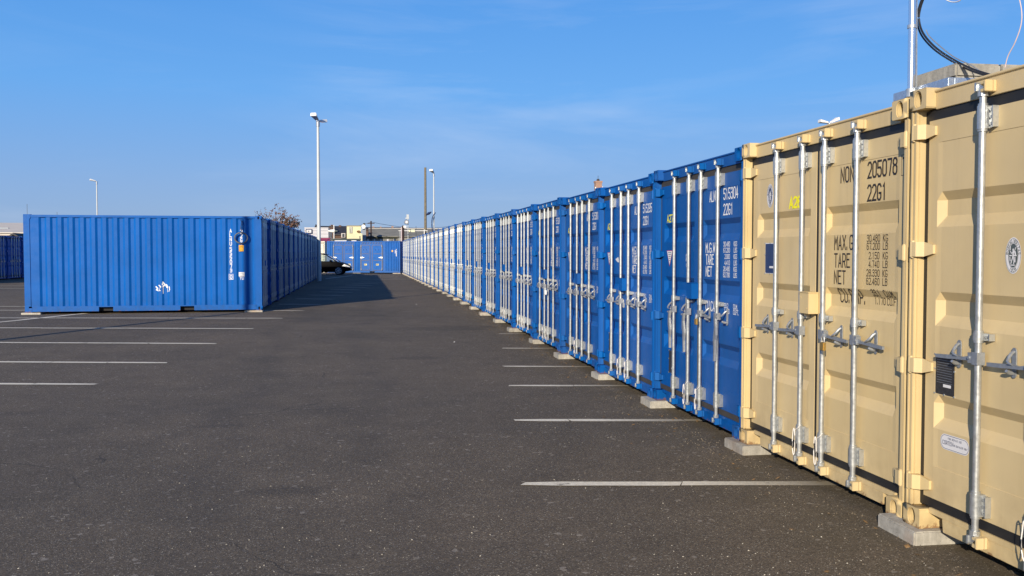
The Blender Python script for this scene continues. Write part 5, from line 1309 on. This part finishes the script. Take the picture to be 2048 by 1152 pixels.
# left: pale shed and gabled store
b = bldg('pale_shed', -200, 120, 'long pale shed roof seen at the left edge above the far-left row', 'shed')
bx(b, 'wall', CLADL, -260, 75, 464, 120, 20); 
A = at(-260,464,120); B = at(75,464,120); q = MB(); z0 = A.z-0.05; z1 = at(20,445.5,130).z-0.05; q.prism([(-0.3,z0-0.1),(10,z1-0.1),(20,z0-0.1),(20,z0),(10,z1),(-0.3,z0)][::-1], 'x', at(-260,464,120).x-b.location.x, B.x-b.location.x); link('roof', q.mesh('roof', CLADL), b)
q = MB(); A, B = at(-20,453,124), at(19,456.5,124); q.box(A.x-b.location.x,B.x-b.location.x,3.6,3.9,A.z-0.7,A.z-0.2); link('rooflight', q.mesh('rooflight', plain('rooflight', (0.25,0.30,0.35), 0.3)), b)
b = bldg('gabled_store', 4, 92, 'dark blue-grey gabled store above the far-left containers', 'store')
A, B, T = at(10,478,92), at(45,478,92), at(26,467.5,92); lx = b.location.x
q = MB(); q.prism([(A.x-lx,0),(B.x-lx,0),(B.x-lx,A.z-0.05),(T.x-lx,T.z-0.1),(A.x-lx,A.z-0.05)][::-1], 'y', 0, 7); link('wall', q.mesh('wall', plain('store_blue_grey', (0.06,0.09,0.12), 0.7)), b)
q = MB(); A, B, T = at(5,480,91.7), at(49,481,91.7), at(26,466.2,91.7); q.prism([(A.x-lx,A.z-0.2),(T.x-lx,T.z-0.2),(T.x-lx,T.z-0.02),(A.x-lx,A.z-0.02)][::-1], 'y', -0.3, 7.3); q.prism([(T.x-lx,T.z-0.2),(B.x-lx,B.z-0.2),(B.x-lx,B.z-0.02),(T.x-lx,T.z-0.02)][::-1], 'y', -0.3, 7.3); link('roof', q.mesh('roof', SLATE), b)
b = bldg('brown_roof_house', -12, 104, 'house with reddish brown roof at the left picture edge', 'house')
bx(b, 'wall', BRICK2, -40, 12, 478, 104, 6); g_ = gable(b, 'roof', plain('brown_tiles', (0.16,0.08,0.05), 0.8), -40, 12, 478, 470.5, 104, 7); link('gable_wall', g_.mesh('gable_wall', BRICK2), b)
# brick stack peeping over the right-hand row
b = empty('chimney_stack', (38.3, 145.7, 0.05)); tag(b, 'tall pinkish brick stack with white aerials peeping over the right-hand row', 'chimney')
q = MB(); q.box(-0.52,0.52,-0.52,0.52,0,13.3); q.box(-0.60,0.60,-0.60,0.60,11.2,11.45); q.box(-0.60,0.60,-0.60,0.60,13.3,13.6); link('shaft', q.mesh('shaft', BRICK2), b)
q = MB(); q.tube([(0,0,13.6),(0,0,13.95)], [0.28,0.2], 10); q.tube([(0,0,13.95),(0,0,14.5)], 0.03, 6); link('cap', q.mesh('cap', SLATE), b)
q = MB(); q.tube([(-0.55,-0.6,9),(-0.55,-0.6,12.6)], 0.10, 8); q.tube([(0.62,-0.6,10),(0.62,-0.6,12.7)], 0.05, 8); q.tube([(-1.15,-0.5,11.5),(-0.6,-0.5,10.9)], 0.14, 8); q.box(-1.2,0.8,-0.55,-0.45,10.6,10.7); link('aerial', q.mesh('aerial', LAMPW), b)

# ------------------------------------------------------------------ trees
def tree(loc, h, crown_w, leafmat, label, nleaf, seed, name='autumn_tree', barkmat=BARK, trunk_h=0.35, ls=0.10):
    rnd = random.Random(seed); r = empty(name, loc); tag(r, label, 'tree')
    q = MB(); tips = []
    def branch(p, d, L, rad, lv):
        n = 4; pts = [p]; dd = d.copy()
        for i in range(n):
            dd = (dd + Vector((rnd.uniform(-1,1), rnd.uniform(-1,1), rnd.uniform(-0.2,0.6)))*0.14).normalized(); pts.append(pts[-1]+dd*L/n)
        q.tube(pts, [rad*(1-0.6*i/n) for i in range(n+1)], 5 if lv > 1 else 7, caps=False)
        if lv >= 3: tips.extend(pts[1:]); return
        for i in range(5 if lv < 2 else 4):
            t = rnd.uniform(0.35, 1.0); b = pts[min(n, int(t*n))]
            nd = (dd + Vector((rnd.uniform(-1,1), rnd.uniform(-1,1), rnd.uniform(-0.3,0.5)))*0.85).normalized()
            branch(b, nd, L*rnd.uniform(0.5,0.75), rad*0.45, lv+1)
    branch(Vector((0,0,0)), Vector((0,0,1)), h*0.62, h*0.018, 0)
    for i in range(6):
        a = rnd.uniform(0, 6.28); branch(Vector((0,0,h*rnd.uniform(trunk_h,0.5))), Vector((math.cos(a), math.sin(a), 0.9)).normalized(), crown_w*0.55, h*0.009, 1)
    link('trunk', q.mesh('trunk', barkmat), r)
    q = MB()
    for i in range(nleaf):
        t = rnd.choice(tips); c = t + Vector((rnd.gauss(0,1), rnd.gauss(0,1), rnd.gauss(0,1)))*0.10
        u = Vector((rnd.uniform(-1,1), rnd.uniform(-1,1), rnd.uniform(-1,1))).normalized(); v = u.orthogonal().normalized(); s = ls*rnd.uniform(0.6,1.3)
        q.add([c-u*s, c-v*s*0.55, c+u*s, c+v*s*0.55], [(0,1,2,3)])
    if nleaf: 
        o = link('crown', q.mesh('crown', leafmat), r); o['kind'] = 'stuff'
    return r
tree((-8.0, 90.0, 0.1), 6.3, 3.4, LEAFR, 'sparse russet autumn tree rising behind the left row of containers', 3000, 5, ls=0.10)
tree((at(38,500,88).x, 88, 0.1), 3.0, 1.7, LEAFY, 'small yellow-green tree at the left edge behind the gabled store', 1500, 9)

# ------------------------------------------------------------------ grit, small stones and dead leaves on the asphalt
def scatter(name, mat, n, size, place, flat, seed):
    rnd = random.Random(seed); q = MB()
    for i in range(n):
        x, y = place(rnd); z = GZ(x, y); s_ = size*rnd.uniform(0.5, 1.5); a = rnd.uniform(0, 6.28)
        u = Vector((math.cos(a), math.sin(a), rnd.uniform(-.15, .15)*(3 if flat < 0.3 else 1)))*s_; v = Vector((-math.sin(a), math.cos(a), rnd.uniform(-.15, .15)))*s_*rnd.uniform(0.5, 0.9); c = Vector((x, y, z))
        h = Vector((0, 0, s_*flat))
        b = Vector((0, 0, 0.001+abs(u.z)+abs(v.z)))
        q.add([c-u+b, c-v+b, c+u+b, c+v+b, c+b+h], [(0,1,4),(1,2,4),(2,3,4),(3,0,4)])
    o = link(name, q.mesh(name, mat)); tag(o, None, None, None, 'stuff'); return o
near = lambda r: ((lambda y: (r.uniform(-0.45*y-0.5, 3.1), y))(4.5 + 16*r.random()**1.7))
edge = lambda r: (ROWX - 0.02 - abs(r.gauss(0, 0.28)), r.uniform(4.2, 30))
under = lambda r: (ROWX + r.uniform(-0.1, 0.9), r.uniform(4.2, 20))
o = scatter('grit', plain('pale_grit', (0.42, 0.39, 0.33), 0.85, var=0.5, scale=30), 1500, 0.0045, near, 0.7, 1); o['label'] = 'pale grit scattered over the asphalt lane'
o = scatter('gravel', plain('brown_grit', (0.16, 0.13, 0.095), 0.9, var=0.5, scale=30), 2600, 0.006, edge, 0.8, 2); o['label'] = 'brown grit gathered along the foot of the right-hand row'
o = scatter('leaves', plain('dry_leaf', (0.20, 0.12, 0.05), 0.8, var=0.5, scale=20), 260, 0.017, edge, 0.15, 3); o['label'] = 'dry leaf scraps along the foot of the right-hand row'
o = scatter('leaves', plain('dry_leaf_dark', (0.12, 0.08, 0.04), 0.8, var=0.5, scale=20), 160, 0.018, under, 0.2, 4); o['label'] = 'dark leaf scraps under the right-hand containers'
for (x, y, lab) in ((1.75, 17.6, 'tiny white scrap of paper lying in the middle of the lane'), (1.72, 29.5, 'tiny white scrap of litter far along the lane')):
    q = MB().add([(0,0,0.006),(0.03,0.01,0.008),(0.032,0.03,0.014),(0.01,0.028,0.010),(0.02,0.02,0.022)], [(0,1,4),(1,2,4),(2,3,4),(3,0,4)]); tag(link('litter', q.mesh('litter', LAMPW), loc=(x, y, GZ(x, y))), lab, 'litter', 'scraps of litter')

# each container weathers in its own way: tone and pattern offset carried as object colour
def tint(o, c):
    if o.type == 'MESH': o.color = c
    for ch in o.children: tint(ch, c)
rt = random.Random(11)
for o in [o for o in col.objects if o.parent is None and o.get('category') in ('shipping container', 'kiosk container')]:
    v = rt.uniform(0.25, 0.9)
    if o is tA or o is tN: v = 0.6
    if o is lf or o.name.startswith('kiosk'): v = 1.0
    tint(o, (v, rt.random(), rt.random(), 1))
